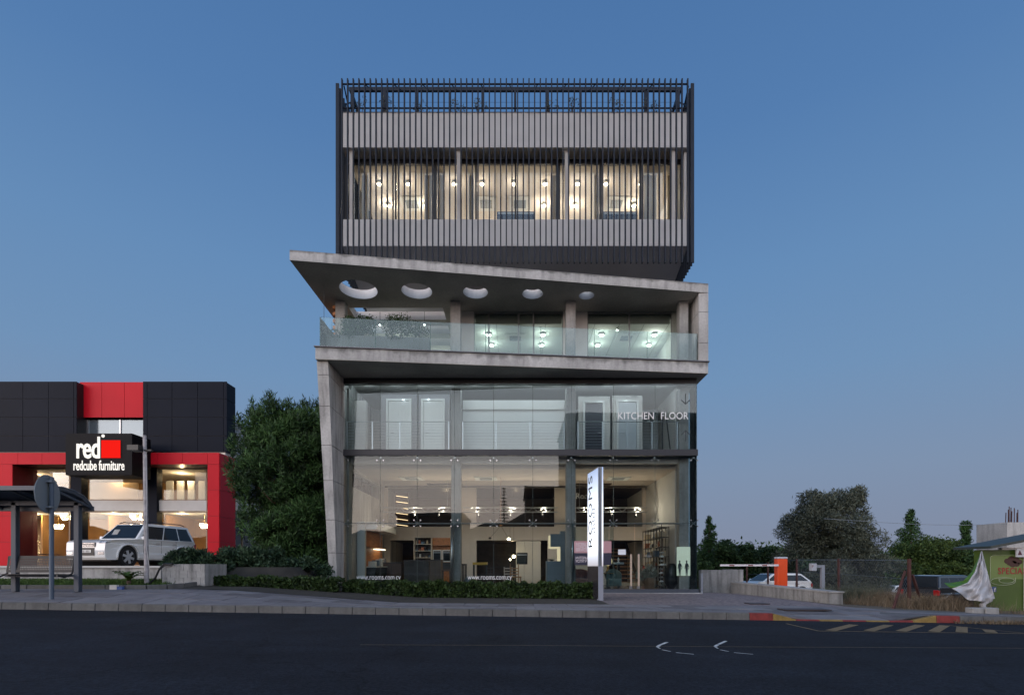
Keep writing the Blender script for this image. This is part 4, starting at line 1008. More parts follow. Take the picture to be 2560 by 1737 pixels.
# side wing
RXW = RX
b = B(); b.box(RXW - .6, RXW - .02, 31.75, 60, 7.5, 9.8); so_(b, 'wing_wall', mat('off_white_side_wall', (.5, .5, .5), .7))
b = B()
for i in range(22): z = 5.38 + i * .095; b.box(RXW - .018, RXW + (.02 if i % 2 else .0), 31.76, 59, z, z + .09)
so_(b, 'corrugated_cladding', mat('blue_grey_corrugated', (.10, .12, .16), .4), kind='stuff')
b = B(); b.box(RXW - .3, RXW + .05, 31.75, 59, 4.55, 5.2); so_(b, 'spandrel', WHITEP)
b = B(); b.box(RXW - .1, RXW - .085, 31.75, 48, 1.2, 4.54); so_(b, 'window_pane', G_SHOP)
for k in range(7): b = B(); b.box(RXW - .14, RXW - .03, 32.6 + k * 2.1, 32.68 + k * 2.1, 1.2, 4.54); so_(b, 'window_mullion', mat('bronze_frame', (.3, .22, .15), .4))

# ================================================================ TERRACE, WALLS
TW = concrete_mat('weathered_render', .40, .55)
t = thing('terrace_wall', 'cracked pale rendered wall holding up the terrace under the white car', 'wall')
b = B(); b.box(-34, X(405, 17), 16.95, 17.2, .5, 1.15); b.o('wall', TW, t)
b = B(); b.box(-34, X(405, 17), 16.9, 17.25, 1.151, 1.215); b.o('coping', mat('pale_coping', (.5, .5, .48), .7), t)
t = thing('block_wall', 'stained grey concrete block wall beside the low hedge, dark streak down its face', 'wall')
z0 = .45; bw = (X(512, 15.7) - X(405, 15.7)) / 5
for r in range(4):
    k = 0; x = X(405, 15.7) - (bw / 2 if r % 2 else 0)
    while x < X(512, 15.7) - .02:
        a = max(x, X(405, 15.7)); c = min(x + bw, X(512, 15.7)); zz = z0 + r * .205
        b = B(); b.box(a + .004, c - .004, 15.7, 16.9, zz + .004, zz + .201); b.o('block', TW, t); x += bw; k += 1
b = B(); b.box(X(405, 15.7) + .02, X(512, 15.7) - .02, 15.72, 16.88, .3, 1.26); b.o('mortar', TW, t)
# inner kerb along the grass
ik = bpy.data.objects.new('grass_kerb', None); COL.objects.link(ik); ik['kind'] = 'structure'
pth = [(-18 + .7 * i, 14.3) for i in range(11)]
pth += [(-10.5, 14.32), (-10.0, 14.42), (-9.65, 14.7), (-9.45, 15.1), (-9.4, 15.6)]
for (xa, ya), (xb, yb_) in zip(pth, pth[1:]):
    b = B(); a = Vector((xa, ya, zg(xa, ya) + .03)); c = Vector((xb, yb_, zg(xb, yb_) + .03)); dd = (c - a) * .01; b.bar(a + dd, c - dd, .12, .16); b.o('kerb_stone', KERB, ik, bevel=.01)

# ================================================================ CARS
TYRE = mat('tyre_rubber', (.015, .015, .016), .8); RIM = mat('alloy_rim', (.55, .56, .58), .35, .25); CGL = mat('tinted_car_glass', (.012, .016, .02), .06, spec=.35)
CHR = mat('chrome', (.6, .62, .65), .12, 1); HLG = mat('headlight_lens', (.28, .30, .33), .15, .2, coat=.6); TLR = mat('red_tail_lens', (.35, .01, .01), .2, coat=1)
def wheel(par, x, y, r, w=.24, spokes=6):
    s = 1 if y > 0 else -1
    b = B(); b.v, b.f = [], []
    def ly(prof):
        bb = B(); bb.lathe(prof, n=28); bb.v = [(x + p[0], y + s * p[2], r + p[1]) for p in bb.v]; return bb
    wh = ly([(r * .6, -w), (r * .96, -w * .95), (r, -w * .8), (r, -w * .15), (r * .95, 0), (r * .72, .004)]).o('wheel', TYRE, par, smooth=False)
    rm = ly([(r * .70, .002), (r * .70, .01), (r * .66, .012), (r * .64, -.02)]); rm.o('rim', mat('dark_rim_well', (.12, .12, .13), .4, .5), wh)
    b = B()
    for k in range(spokes):
        a = k * 2 * math.pi / spokes + .3; b.bar((x, y + s * .018, r), (x + math.cos(a) * r * .66, y + s * .01, r + math.sin(a) * r * .66), r * .24, .03, up=(0, 1, 0))
    b.cyl((x, y + s * .0, r), (x, y + s * .03, r), r * .14, n=10); b.o('spokes', RIM, wh)
    return wh
def car(label, cat, loc, rz, paint, L=4.3, Wd=1.78, H=1.48, belt=.92, hood=.92, nose=.72, ws=(.95, .2), rear=(-2.05, -1.55), rw=.32, wb=2.6, gc=.2, suv=False, name='car', group=None):
    t = thing(name, label, cat, loc, rz, group); h = L / 2; wf = wb / 2 + .06; wr_ = -wb / 2 + .0 - (.06 if suv else 0)
    A = rw + .075
    def arc(cx): return [(cx + A * math.cos(math.radians(a)), rw + A * math.sin(math.radians(a))) for a in range(0, 181, 15)]
    # outline of the lower body, from the front under edge round to the rear and back along the sills
    pr = [(h - .02, gc + .12), (h, (gc + nose) / 2 + .05), (h - .03, nose), (h - .16, hood - .10), (h - .42, hood - .03), (ws[0] + .25, belt + .035), (ws[0], belt + .05), (rear[0] + .1, belt + .06), (-h + .10, belt + .02), (-h + .02, belt - .2), (-h, gc + .35), (-h + .06, gc + .1)]
    low = [(wr_ - A, gc + .04)] + [(x, max(z, gc + .04)) for x, z in reversed(arc(wr_))] + [(wr_ + A, gc + .04), (wf - A, gc + .04)] + [(x, max(z, gc + .04)) for x, z in reversed(arc(wf))] + [(wf + A, gc + .04), (h - .1, gc + .02)]
    b = B(); b.prism(pr + low, -Wd / 2, Wd / 2, tf=lambda x, y, z: (x, z, y))
    # rounded plan at nose and tail
    b.v = [(x, y * (1 - .10 * max(0, (abs(x) - h * .78) / (h * .22)) ** 2), z) for x, y, z in b.v]
    body = b.o('body', paint, t, bevel=.05, seg=3)
    for p in body.data.polygons: p.use_smooth = False
    b = B(); b.box(-h + .3, h - .3, -Wd / 2 + .12, Wd / 2 - .12, gc - .02, gc + .4); b.o('underbody', BLACK, t)
    for cx in (wf, wr_):
        b = B(); b.cyl((cx, -Wd / 2 + .05, rw), (cx, Wd / 2 - .05, rw), A - .01, n=20); b.o('wheel_arch', BLACK, t)
    # cabin
    hb, ht = Wd / 2 - .06, Wd / 2 - .26; z0, z1 = belt + .03, H
    base = [(ws[0], z0), (rear[0], z0)]; top = [(rear[1], z1 - .03), (rear[1] + .35, z1), (ws[1] - .35, z1), (ws[1], z1 - .04)]
    prof = base + top
    def yy(z, s): return s * (hb + (ht - hb) * (z - z0) / (z1 - z0))
    vs = [(x, yy(z, -1), z) for x, z in prof] + [(x, yy(z, 1), z) for x, z in prof]; n = len(prof)
    b = B(); b.add(vs, [tuple(range(n)), tuple(range(2 * n - 1, n - 1, -1))] + [(i, (i + 1) % n, n + (i + 1) % n, n + i) for i in range(n)]); b.o('cabin', paint, t, bevel=.035, seg=2)
    # glazing sheets set a few mm proud
    def sp(x, z, s, off=.012): return (x, yy(z, s) + s * off, z)
    def lerp(a, c, f): return a + (c - a) * f
    zb, zt = z0 + .05, z1 - .12
    fx = lambda z: lerp(ws[0], ws[1], (z - z0) / (z1 - .04 - z0)); rx = lambda z: lerp(rear[0], rear[1], (z - z0) / (z1 - .03 - z0))
    cuts = [0, .40, .72, 1] if suv else [0, .47, 1]
    for s in (-1, 1):
        for c0, c1 in zip(cuts, cuts[1:]):
            q = []
            for z, c, e_ in ((zb, c0, 1), (zb, c1, -1), (zt, c1, -1), (zt, c0, 1)):
                x0, x1 = fx(z) - .16, rx(z) + .13; q.append((lerp(x0, x1, c) - e_ * .03, z))
            b = B(); b.add([sp(x, z, s, .006) for x, z in q] + [sp(x, z, s, -.01) for x, z in q], [(0, 1, 2, 3), (7, 6, 5, 4), (0, 4, 5, 1), (1, 5, 6, 2), (2, 6, 7, 3), (3, 7, 4, 0)]); b.o('side_window', CGL, t)
    for (fn, nm, dx) in ((fx, 'windscreen', 1), (rx, 'rear_window', -1)):
        q = [(fn(zb), -1, zb), (fn(zb), 1, zb), (fn(zt + .05), 1, zt + .05), (fn(zt + .05), -1, zt + .05)]
        b = B(); b.hexa([(x + dx * .0, yy(z, s) - s * .09, z) for x, s, z in q] + [(x + dx * .014, yy(z, s) - s * .09, z + .004) for x, s, z in q]); b.o(nm, CGL, t)
    for cx in (wf, wr_):
        for s in (-1, 1): wheel(t, cx, s * (Wd / 2 - .015), rw)
    k = .93 * Wd / 2
    for s in (-1, 1):
        b = B(); y0 = s * (k - .30); y1 = s * (k - .01)
        b.hexa([(h - .12, min(y0, y1), nose - .03), (h - .0, min(y0, y1), nose - .03) if s > 0 else (h - .12, min(y0, y1), nose - .03), (h - .02, max(y0, y1), nose - .03), (h - .2, max(y0, y1), nose - .03), (h - .3, min(y0, y1), hood - .08), (h - .10, min(y0, y1), hood - .10), (h - .10, max(y0, y1), hood - .10), (h - .3, max(y0, y1), hood - .08)])
        b.o('headlight', HLG, t)
        b = B(); b.box(-h - .012, -h + .14, min(s * (k - .22), s * (k + .0)), max(s * (k - .22), s * (k + .0)), belt - .30, belt - .04); b.o('tail_light', TLR, t, bevel=.02)
        b = B(); b.bar((fx(z0) - .28, yy(z0, s), z0 + .06), (fx(z0) - .28, yy(z0, s) + s * .2, z0 + .10), .10, .14); b.o('mirror', paint, t, bevel=.02)
        for hx in (-.05, -1.0):
            b = B(); b.box(hx - .1, hx + .1, s * Wd / 2 - .01, s * Wd / 2 + .025, belt - .12, belt - .09) if s > 0 else b.box(hx - .1, hx + .1, s * Wd / 2 - .025, s * Wd / 2 + .01, belt - .12, belt - .09); b.o('door_handle', CHR, t)
        b = B()
        for dx in (fx(z0) - .3 - .0, fx(z0) - 1.25, fx(z0) - 2.1): b.box(dx - .006, dx + .006, s * Wd / 2 - .004, s * Wd / 2 + .004, gc + .15, belt)
        b.o('door_gap', BLACK, t)
    b = B(); b.box(-h - .012, -h + .02, -.26, .26, gc + .33, gc + .44); b.o('number_plate', mat('plate_yellow', (.5, .42, .1), .5), t)
    return t
PWH = mat('white_car_paint', (.82, .82, .80), .18, coat=1); PBK = mat('black_car_paint', (.012, .013, .016), .15, coat=1)
suv = car('white four wheel drive parked on the terrace in front of the red shop', 'car', (-16.62, 23.35, 1.17), math.radians(-97.5), PWH, L=4.9, Wd=1.9, H=1.88, belt=1.12, hood=1.13, nose=.97, ws=(1.0, .32), rear=(-2.36, -2.12), rw=.41, wb=2.78, gc=.26, suv=True, name='off_road_car')
b = B(); b.box(2.40, 2.462, -.44, .44, .80, .97); gr = b.o('grille', BLACK, suv)
b = B()
for zz in (.80, .86, .92): b.box(2.463, 2.475, -.43, .43, zz, zz + .018)
b.o('grille_bar', CHR, gr)
b = B(); b.box(2.44, 2.465, -.40, .40, .46, .76); b.o('lower_grille', BLACK, suv)
b = B(); b.box(2.468, 2.48, -.27, .27, .57, .68); pl = b.o('number_plate', WHITEG, suv)
text('plate_text', 'KHB 880', LETD, .12, (2.482, 0, .582), rot=(math.pi / 2, 0, math.pi / 2), parent=pl, depth=.001)
for s in (-1, 1):
    b = B(); b.box(2.34, 2.46, min(s * .56, s * .82), max(s * .56, s * .82), .50, .60); b.o('fog_light', CHR, suv)
    b = B(); b.tube([(.2, s * .66, 1.90), (.0, s * .66, 1.96), (-1.7, s * .66, 1.96), (-1.95, s * .66, 1.89)], .02, 6); b.o('roof_rail', BLACK, suv)
for s in (-1, 1): b = B(); b.box(-.95, .98, min(s * .93, s * .975), max(s * .93, s * .975), .34, .58); b.o('side_cladding', PWH, suv, bevel=.02)
for s in (-1, 1):
    for cx in (1.45, -1.45):
        b = B(); P_ = [(cx + .52 * math.cos(math.radians(a)), s * .945, .41 + .52 * math.sin(math.radians(a))) for a in range(-5, 186, 10)]; b.tube(P_, .045, 6); b.o('wheel_arch_trim', PWH, suv, smooth=True)
b = B(); b.prism([(-.13, -.18), (.13, -.18), (.13, .18), (-.13, .18)], 0, .004, tf=lambda x, y, z: (.72 - y * .5, -.35 + x, 1.48 + y * .7)); b.o('paper_notice', WHITEP, suv)
cars = 'cars in the lot beyond the fence'
d = 33; car('white hatchback behind the low wall, red barrier box in front of its rear', 'car', (X(1934, d), d, .80 - 1.50 - .02), math.radians(188), PWH, L=4.1, Wd=1.75, H=1.5, belt=.95, hood=.95, ws=(1.25, .5), rear=(-2.0, -1.4), group=cars)
d = 44; car('white saloon half hidden by dry weeds left of the slanting fence brace', 'car', (X(2225, d), d, zg(X(2225, d), d)), math.radians(200), PWH, L=4.4, group=cars)
d = 45; car('white car furthest back, glimpsed between the two fence braces', 'car', (X(2310, d), d, zg(X(2310, d), d)), math.radians(195), PWH, L=4.4, group=cars)
d = 24.5; car('black estate car with red tail light partly behind the hanging tarpaulin', 'car', (X(2385, d) + .3, d + .7, -.82), math.radians(22), PBK, L=4.5, Wd=1.85, H=1.62, belt=1.0, hood=1.0, ws=(.9, .3), rear=(-2.2, -1.9), rw=.35, wb=2.7, suv=True, group=cars)

# ================================================================ BUS SHELTER, SIGNS AND POLES
SHM = mat('grey_blue_shelter_steel', (.045, .06, .085), .45)
g0 = .575
t = thing('bus_shelter', 'dark steel bus shelter with curved roof at the left edge', 'bus shelter', (-11.6, 13.1, g0))
for xx in (X(38.5, 13.1) + 11.6, X(195, 13.1) + 11.6, X(-120, 13.1) + 11.6):
    b = B(); b.box(xx - .065, xx + .065, -.06, .06, 0, 2.2); b.o('post', SHM, t, bevel=.01)
prof = [( -.95, 2.44), (-.7, 2.46), (-.4, 2.43), (-.12, 2.34), (.08, 2.20), (.18, 2.08)]
x0, x1 = -2.4, 1.05
b = B()
for (ya, za), (yb_, zb2) in zip(prof, prof[1:]): b.hexa([(x0, ya, za), (x1, ya, za), (x1, yb_, zb2), (x0, yb_, zb2), (x0, ya, za + .02), (x1, ya, za + .02), (x1, yb_, zb2 + .02), (x0, yb_, zb2 + .02)])
b.o('roof', mat('smoky_polycarbonate', (.12, .15, .2), .25, spec=.6), t)
for xx in (x1 - .04, .0, -1.2, -2.36):
    b = B()
    for (ya, za), (yb_, zb2) in zip(prof, prof[1:]): b.bar((xx, ya, za - .04), (xx, yb_, zb2 - .04), .05, .07)
    b.bar((xx, -.9, 2.38), (xx, .1, 2.10), .04, .05); b.o('roof_rib', SHM, t)
b = B(); b.box(x0, x1, -.98, -.93, 2.36, 2.46); b.box(x0, x1, .15, .21, 2.0, 2.12); b.o('roof_beam', SHM, t)
b = B(); b.box(x0, x1 - .05, -.06, .06, 2.12, 2.22); b.o('crossbeam', SHM, t)
# perforated bench
t = thing('bus_bench', 'black perforated metal bench inside the bus shelter', 'bench', (-11.75, 12.95, g0))
PERF = mat('black_perforated_steel', (.012, .014, .018), .4)
def perf(x0, x1, A_, B_, nx, ny, name):
    b = B(); A_ = Vector(A_); B_ = Vector(B_)
    for i in range(nx + 1):
        xx = x0 + (x1 - x0) * i / nx; b.bar((xx, A_.y, A_.z), (xx, B_.y, B_.z), (x1 - x0) / nx * .42, .006)
    for j in range(ny + 1):
        p = A_.lerp(B_, j / ny); b.bar((x0, p.y, p.z), (x1, p.y, p.z), .022 if j not in (0, ny) else .05, .012, up=(0, 0, 1) if abs(B_.z - A_.z) < .1 else (0, 1, 0))
    b.o(name, PERF, t)
perf(-.75, .85, (0, .10, .50), (0, .16, .86), 40, 9, 'backrest')
perf(-.75, .85, (0, -.30, .44), (0, .10, .43), 40, 10, 'seat')
for xx in (-.75, .85): b = B(); b.tube([(xx, -.32, .40), (xx, -.1, .36), (xx, .12, .45), (xx, .17, .87)], .02, 6); b.o('bracket', PERF, t)
b = B(); b.box(-.8, .98, .10, .16, .36, .42); b.o('support_beam', SHM, t)

GAL = mat('galvanised_steel', (.20, .24, .28), .45, .3, noise=.1, scale=3)
t = thing('road_sign', 'grey back of a round road sign on a slim post by the bus shelter', 'road sign', (X(129, 11.9), 11.9, .47), math.radians(-79))
b = B(); b.cyl((0, 0, -.05), (0, 0, 2.72), .045, n=14); b.o('post', mat('blue_grey_pole', (.08, .11, .15), .5), t, smooth=False)
b = B(); b.lathe([(.42, 0), (.43, .01), (.42, .02)], n=40); c = b.o('sign_plate', mat('grey_sign_back', (.22, .25, .27), .5), t); c.rotation_euler = (math.pi / 2, 0, 0); c.location = (-.0, -.07 - .0, 2.66 - .32)
for zz in (2.05, 2.62):
    b = B(); b.box(-.09, .09, -.075, .05, zz - .02, zz + .02); b.o('clamp', GAL, t)
t = thing('floodlight_pole', 'thin whitish pole with a black floodlight on top, in front of the white car', 'lamp post', (X(367, 15.5), 15.5, .62))
b = B(); b.cyl((0, 0, 0), (-.06, 0, Z(1088, 15.5) - .62), .062, .05, 12); b.o('pole', mat('flaking_white_pole', (.35, .33, .34), .6, noise=.35, scale=7), t)
b = B(); b.box(-.42, -.1, -.22, .1, 3.92, 4.07); b.o('floodlight', BLACK, t)
b = B(); b.box(-.1, .16, -.05, .05, 3.93, 3.97); b.o('bracket', BLACK, t)
b = B(); b.tube([(.02, -.06, 3.9), (.05, -.07, 2.4), (.03, -.07, 1.2), (.12, -.06, .5)], .008, 5); b.o('wire', WHITEP, t)
t = thing('cable_bundle', 'thick black cables looping over the block wall corner to the grass', 'cables', (0, 0, 0))
for k in range(2):
    b = B(); q = [(X(430, 15.6), 15.66 - k * .05, 1.27), (X(405, 15.5), 15.6, 1.27 - k * .04), (X(392, 15.45), 15.55, 1.1), (X(382, 15.4), 15.5, .85), (X(365, 15.3), 15.4, .68), (X(352, 15.3), 15.35, .60)]
    b.tube(q, .028, 7); b.o('cable', BLACK, t)
t = thing('electric_box_lid', 'small white and blue cover set in the inner kerb', 'cover', (X(293, 14.2), 14.15, zg(X(293, 14.2), 14.15)))
b = B(); b.box(-.14, .05, -.04, .04, 0, .12); b.o('cover', WHITEP, t); b = B(); b.box(.055, .2, -.04, .04, 0, .08); b.o('cap', mat('blue_plastic', (.05, .1, .3), .5), t)

# ================================================================ ILLUMINATED ROOMS SIGN
t = thing('pylon_sign', 'tall illuminated white pylon sign reading ROOMS at the end of the hedge', 'sign', (2.42, 16.0, .17), 0)
Pn, Pf = Vector((X(1496, 16.0) - 2.42, 0, 0)), Vector((X(1469, 17.17) - 2.42, 1.17, 0)); th = .15; dv_ = (Pf - Pn).normalized(); nr = Vector((dv_.y, -dv_.x, 0)) * th
zb_, zt_ = 1.2 - .17, Z(1166, 16.0) - .17
def slabp(a, c, n_, za, zb2):
    b = B(); q = [a, c, c + n_, a + n_]; b.hexa([(p.x, p.y, za) for p in q] + [(p.x, p.y, zb2) for p in q]); return b
slabp(Pn + dv_ * .0, Pf, nr, zb_, zt_).o('light_box', STEEL, t)
def face_mat():
    m = bpy.data.materials.new('lit_acrylic_face'); m.use_nodes = True; n = m.node_tree.nodes; l = m.node_tree.links; n.clear()
    o_ = n.new('ShaderNodeOutputMaterial'); e_ = n.new('ShaderNodeEmission'); tc_ = n.new('ShaderNodeTexCoord'); s_ = n.new('ShaderNodeSeparateXYZ'); l.new(tc_.outputs['Object'], s_.inputs[0])
    r = n.new('ShaderNodeMapRange'); r.inputs['From Min'].default_value = zb_; r.inputs['From Max'].default_value = zt_; l.new(s_.outputs['Z'], r.inputs['Value'])
    c = n.new('ShaderNodeValToRGB'); e2 = c.color_ramp.elements      # tube behind the acrylic: brightest below the middle, weak at both ends
    e2[0].position = 0; e2[0].color = (.42, .40, .44, 1); e2[1].position = 1; e2[1].color = (.33, .42, .62, 1)
    for p_, q_ in ((.08, (.62, .64, .72, 1)), (.22, (1.1, 1.15, 1.25, 1)), (.6, (1.05, 1.12, 1.25, 1)), (.82, (.6, .68, .85, 1))): x_ = e2.new(p_); x_.color = q_
    l.new(r.outputs[0], c.inputs[0]); l.new(c.outputs[0], e_.inputs[0]); e_.inputs[1].default_value = 1.35; l.new(e_.outputs[0], o_.inputs[0]); return m
FM = face_mat()
slabp(Pn + dv_ * .03 - nr * .03, Pf - dv_ * .02 - nr * .03, nr * .028, zb_ + .01, zt_ - .03).o('lit_face', FM, t)
slabp(Pn - dv_ * .012 + nr * .04, Pn - dv_ * .002 + nr * .04, nr * .22, zb_, zt_ - .01).o('edge_trim', mat('steel_dark', (.12, .15, .2), .4), t)
slabp(Pn - dv_ * .012 + nr * .72, Pn - dv_ * .002 + nr * .72, nr * .25, zb_, zt_ - .01).o('lit_edge', FM, t)
slabp(Pn + dv_ * .02 - nr * .02, Pf, nr * .9, .05, zb_ - .005).o('lower_panel', mat('dark_brown_glass', (.03, .028, .035), .15), t)
slabp(Pn - dv_ * .01, Pn + dv_ * .14, nr, 0, zb_ - .002).o('leg', mat('light_steel_leg', (.34, .36, .42), .4, .3), t)
ang = math.atan2(dv_.y, dv_.x)
tx = text('letters', 'ROOMS', LETD, .62, (0, 0, 0), parent=t, depth=.004, sx=1.0, align='LEFT', space=1.12, off=-.004)
# reads upward on the face that looks left: local x -> up, local y -> away from the camera
P0 = Pn + dv_ * .62 - nr * .07; tx.matrix_local = Matrix(((0, dv_.x, -nr.x / th, P0.x), (0, dv_.y, -nr.y / th, P0.y), (1, 0, 0, zb_ + .55), (0, 0, 0, 1)))
P1 = Pn + dv_ * .22 - nr * .06
for k, wd in enumerate((.30, .34, .26, .36, .24, .3, .2)):
    tz = zb_ + 1.75 - k * .12; pp = Pn + dv_ * .30 - nr * .05
    b = B(); b.hexa([(pp.x, pp.y, tz), (pp.x + dv_.x * wd, pp.y + dv_.y * wd, tz), (pp.x + dv_.x * wd - nr.x * .02, pp.y + dv_.y * wd - nr.y * .02, tz), (pp.x - nr.x * .02, pp.y - nr.y * .02, tz), (pp.x, pp.y, tz + .03), (pp.x + dv_.x * wd, pp.y + dv_.y * wd, tz + .03), (pp.x + dv_.x * wd - nr.x * .02, pp.y + dv_.y * wd - nr.y * .02, tz + .03), (pp.x - nr.x * .02, pp.y - nr.y * .02, tz + .03)]); b.o('small_print', mat('grey_print', (.2, .22, .28), .5), t)
# ================================================================ SHOWROOM INTERIOR
def xz(b, poly, y0, y1, holes=()): b.prism(poly, y0, y1, holes, tf=lambda x, y, z: (x, z, y)); return b
YB = 26.9
def R_(u0, u1, v0, v1, d): x0, x1, z0, z1 = X(u0, d), X(u1, d), Z(v1, d), Z(v0, d); return [(x0, z0), (x0, z1), (x1, z1), (x1, z0)]
hs = [R_(968.6, 1153, 1218, 1316, YB), R_(1191, 1386, 1218, 1316, YB), R_(1440, 1606, 1218, 1316, YB)]
lo = .27
for u0, u1 in ((975, 1153), (1191, 1369), (1520, 1607)):
    x0, x1 = X(u0, YB), X(u1, YB); hs.append([(x0, lo), (x0, Z(1350, YB)), (x1, Z(1350, YB)), (x1, lo)])
b = B(); xz(b, [(-6.67, .264), (-6.67, 5.19), (6.57, 5.19), (6.57, .264)], YB, YB + .15, hs); o(b, 'wall', WARMW)
b = B(); b.box(-6.67, 6.57, YB + .16, 32.7, 2.55, 3.1); o(b, 'floor', DBROWN)
b = B(); b.box(-6.67, 6.57, YB + .16, 32.7, 5.2, 5.33); o(b, 'ceiling', DBROWN)
b = B(); b.box(-6.67, 6.57, 31.4, 31.5, 3.11, 5.19); b.box(-6.67, 6.57, 31.4, 31.5, .27, 2.54); o(b, 'wall', DBROWN)
for u in (1172, 1410): b = B(); b.box(X(u, YB) - .1, X(u, YB) + .1, YB + .16, 31.3, .27, 2.54); o(b, 'partition', WARMW)
NEU = (1, .81, .60)
for x, z in ((-4.7, 3.72), (-3.4, 3.72), (-1.8, 3.72), (-.2, 3.72), (1.3, 3.72), (3.2, 3.72), (4.4, 3.72), (5.6, 3.72)): lamp('truss_lamp', (x, 24.42, z), 24, NEU, .03, BLD)
for x, w in ((-3.8, 12), (-.2, 16), (4.0, 10)): lamp('ceiling_lamp', (x, 29, 2.2), w, (1, .7, .42), .06, BLD)
for x, w in ((-3.8, 5), (0, 4), (4.2, 6)): lamp('ceiling_lamp', (x, 29, 4.8), w, (1, .7, .42), .06, BLD)
for k in range(12): lamp('added_fill_lamp', (-6 + k * 1.08, 21.42, 8.50), 10, (.86, .95, 1), .02, BLD)  # unseen lamps added behind the transom to brighten the kitchen floor
for u in (1030, 1215, 1545): cassette(X(u, 24.2), 24.2, 5.2, 1.0)
b = B(); b.box(-4.3, -2.6, 25.6, 26.0, 5.15, 5.19); b.box(2.9, 4.6, 25.6, 26.0, 5.15, 5.19); o(b, 'ceiling_slot', DBROWN)
# shelves with strip lights in the left upper opening
t = thing('lit_bookcase', 'tall dark bookcase with glowing shelf edges in the left upper opening', 'bookcase', (X(1000, 28), 28, 3.1))
b = B(); b.box(-.25, .45, .0, .4, 0, 2.0); b.o('case', mat('dark_walnut', (.06, .03, .018), .4), t)
for k in range(6): b = B(); b.bar((-.2, -.03, .3 + k * .3), (.42, -.02, .22 + k * .3), .02, .02); b.o('strip_light', emis('shelf_strip', (1, .68, .36), 3.0), t)

def truss(u0, u1, label):
    y = 24.5; z0, z1 = Z(1279, y), Z(1268, y); t = thing('lighting_truss', label, 'truss', (X(u0, y), y, z0), 0, 'trusses across the showroom'); L_ = X(u1, y) - X(u0, y); h = z1 - z0
    b = B()
    for q in ((0, 0), (0, .2), (h, 0), (h, .2)): b.cyl((0, q[1], q[0]), (L_, q[1], q[0]), .018, n=6)
    b.o('chord', STEEL, t); n = int(L_ / .22); b = B()
    for i in range(n):
        a = i * L_ / n; c = (i + 1) * L_ / n; b.cyl((a, 0, 0 if i % 2 else h), (c, 0, h if i % 2 else 0), .009, n=5)
    b.o('lattice', STEEL, t)
    for k in range(3):
        f = L_ * (k + .5) / 3; b = B(); b.cyl((f, .1, -.02), (f, -.05, -.22), .045, .06, 10); b.o('spotlight', BLACK, t)
    b = B()
    for f in (.15, L_ - .15): b.cyl((f, .1, h), (f, .1, 5.19 - z0), .006, n=4)
    b.o('hanger', STEEL, t)
truss(950, 1126, 'lattice truss hanging left of the pair of middle columns'); truss(1157, 1395, 'longest lattice truss hanging across the middle of the showroom'); truss(1441, 1619, 'lattice truss hanging behind the illuminated sign')

# left kitchen display
t = thing('kitchen_display', 'kitchen display with white portal and orange timber wall at the left of the showroom', 'kitchen', (-6.6, 22.3, .27))
b = B(); b.box(-.06, .26, 0, .22, 0, 2.8); b.o('portal_post', WHITEG, t)
b = B(); b.box(-.06, .7, .23, 3.9, 2.5, 2.8); b.o('portal_top', WHITEG, t)
b = B(); b.box(-.05, .02, .25, 3.9, 0, 2.49); b.o('back_panel', WOODO, t)
b = B(); b.box(.03, .62, .4, 3.6, 0, .88); b.o('base_cabinet', mat('black_cabinet', (.02, .025, .03), .35), t)
b = B(); b.box(.03, .66, .38, 3.62, .89, .93); b.o('worktop', WHITEG, t)
for k in range(2): b = B(); b.box(.03, .32, .6 + k * 1.5, 1.9 + k * 1.5, 1.75, 1.80); b.o('shelf', WOODO, t)
b = B(); b.box(.04, .3, 2.2, 3.4, 1.70, 1.74); b.o('strip_light', emis('shelf_strip_b', (1, .8, .55), 3.5), t)
for k, (c, w) in enumerate((((.7, .7, .68), .3), ((.15, .2, .25), .2), ((.75, .75, .72), .35), ((.3, .3, .32), .2))):
    b = B(); b.box(.15, .45, .9 + k * .6, .9 + k * .6 + w, .935, 1.15 + .05 * k); b.o('appliance', mat('appliance_%s' % ('white', 'dark', 'pale', 'grey')[k], c, .3), t, bevel=.01)

SHN = [0]
def shelving(label, u0, u1, y, z1, cols, levels, m, fill, z0=.27, name='shelving_unit'):
    t = thing(name, label, 'shelves', (X(u0, y), y, z0)); w = X(u1, y) - X(u0, y); h = z1 - z0
    b = B(); b.box(0, w, .38, .40, 0, h); b.o('back_panel', DBROWN, t)
    for i in range(cols + 1): x = w * i / cols; b = B(); b.box(x - .02, x + .02, 0, .37, 0, h); b.o('side_panel', m, t)
    for j in range(levels + 1):
        z = h * j / levels; b = B(); b.box(.0, w, -.005, .365, z, z + .03); b.o('shelf', m, t)
    pal = [mat('item_%s' % n_, c_, .5) for n_, c_ in (('white', (.7, .68, .62)), ('terracotta', (.4, .12, .05)), ('charcoal', (.03, .03, .04)), ('sand', (.5, .38, .25)), ('blue', (.08, .14, .22)))]
    for i in range(cols):
        for j in range(levels):
            if random.random() > fill: continue
            x = w * i / cols + .06
            while x < w * (i + 1) / cols - .12:
                ww = random.uniform(.05, .14); hh_ = random.uniform(.1, .8) * (h / levels - .08); zz = h * j / levels + .032
                b = B()
                if random.random() < .5: b.box(x, x + ww, .06, .25, zz, zz + hh_)
                else: b.lathe([(ww * .35, 0), (ww * .5, hh_ * .4), (ww * .25, hh_ * .8), (ww * .3, hh_)], (x + ww / 2, .15, zz), 8)
                b.o('item', random.choice(pal), t); x += ww + random.uniform(.03, .15)
    return t
shelving('wooden wall unit of lit compartments with jars left of the first middle column', 1035, 1078, 26.3, 2.62, 1, 7, mat('white_frame_shelf', (.6, .52, .42), .4), .9)
t = thing('oven_wall', 'orange wood cabinet wall with two white framed ovens beside the first middle column', 'cabinet', (X(1079, 26.3), 26.3, .27))
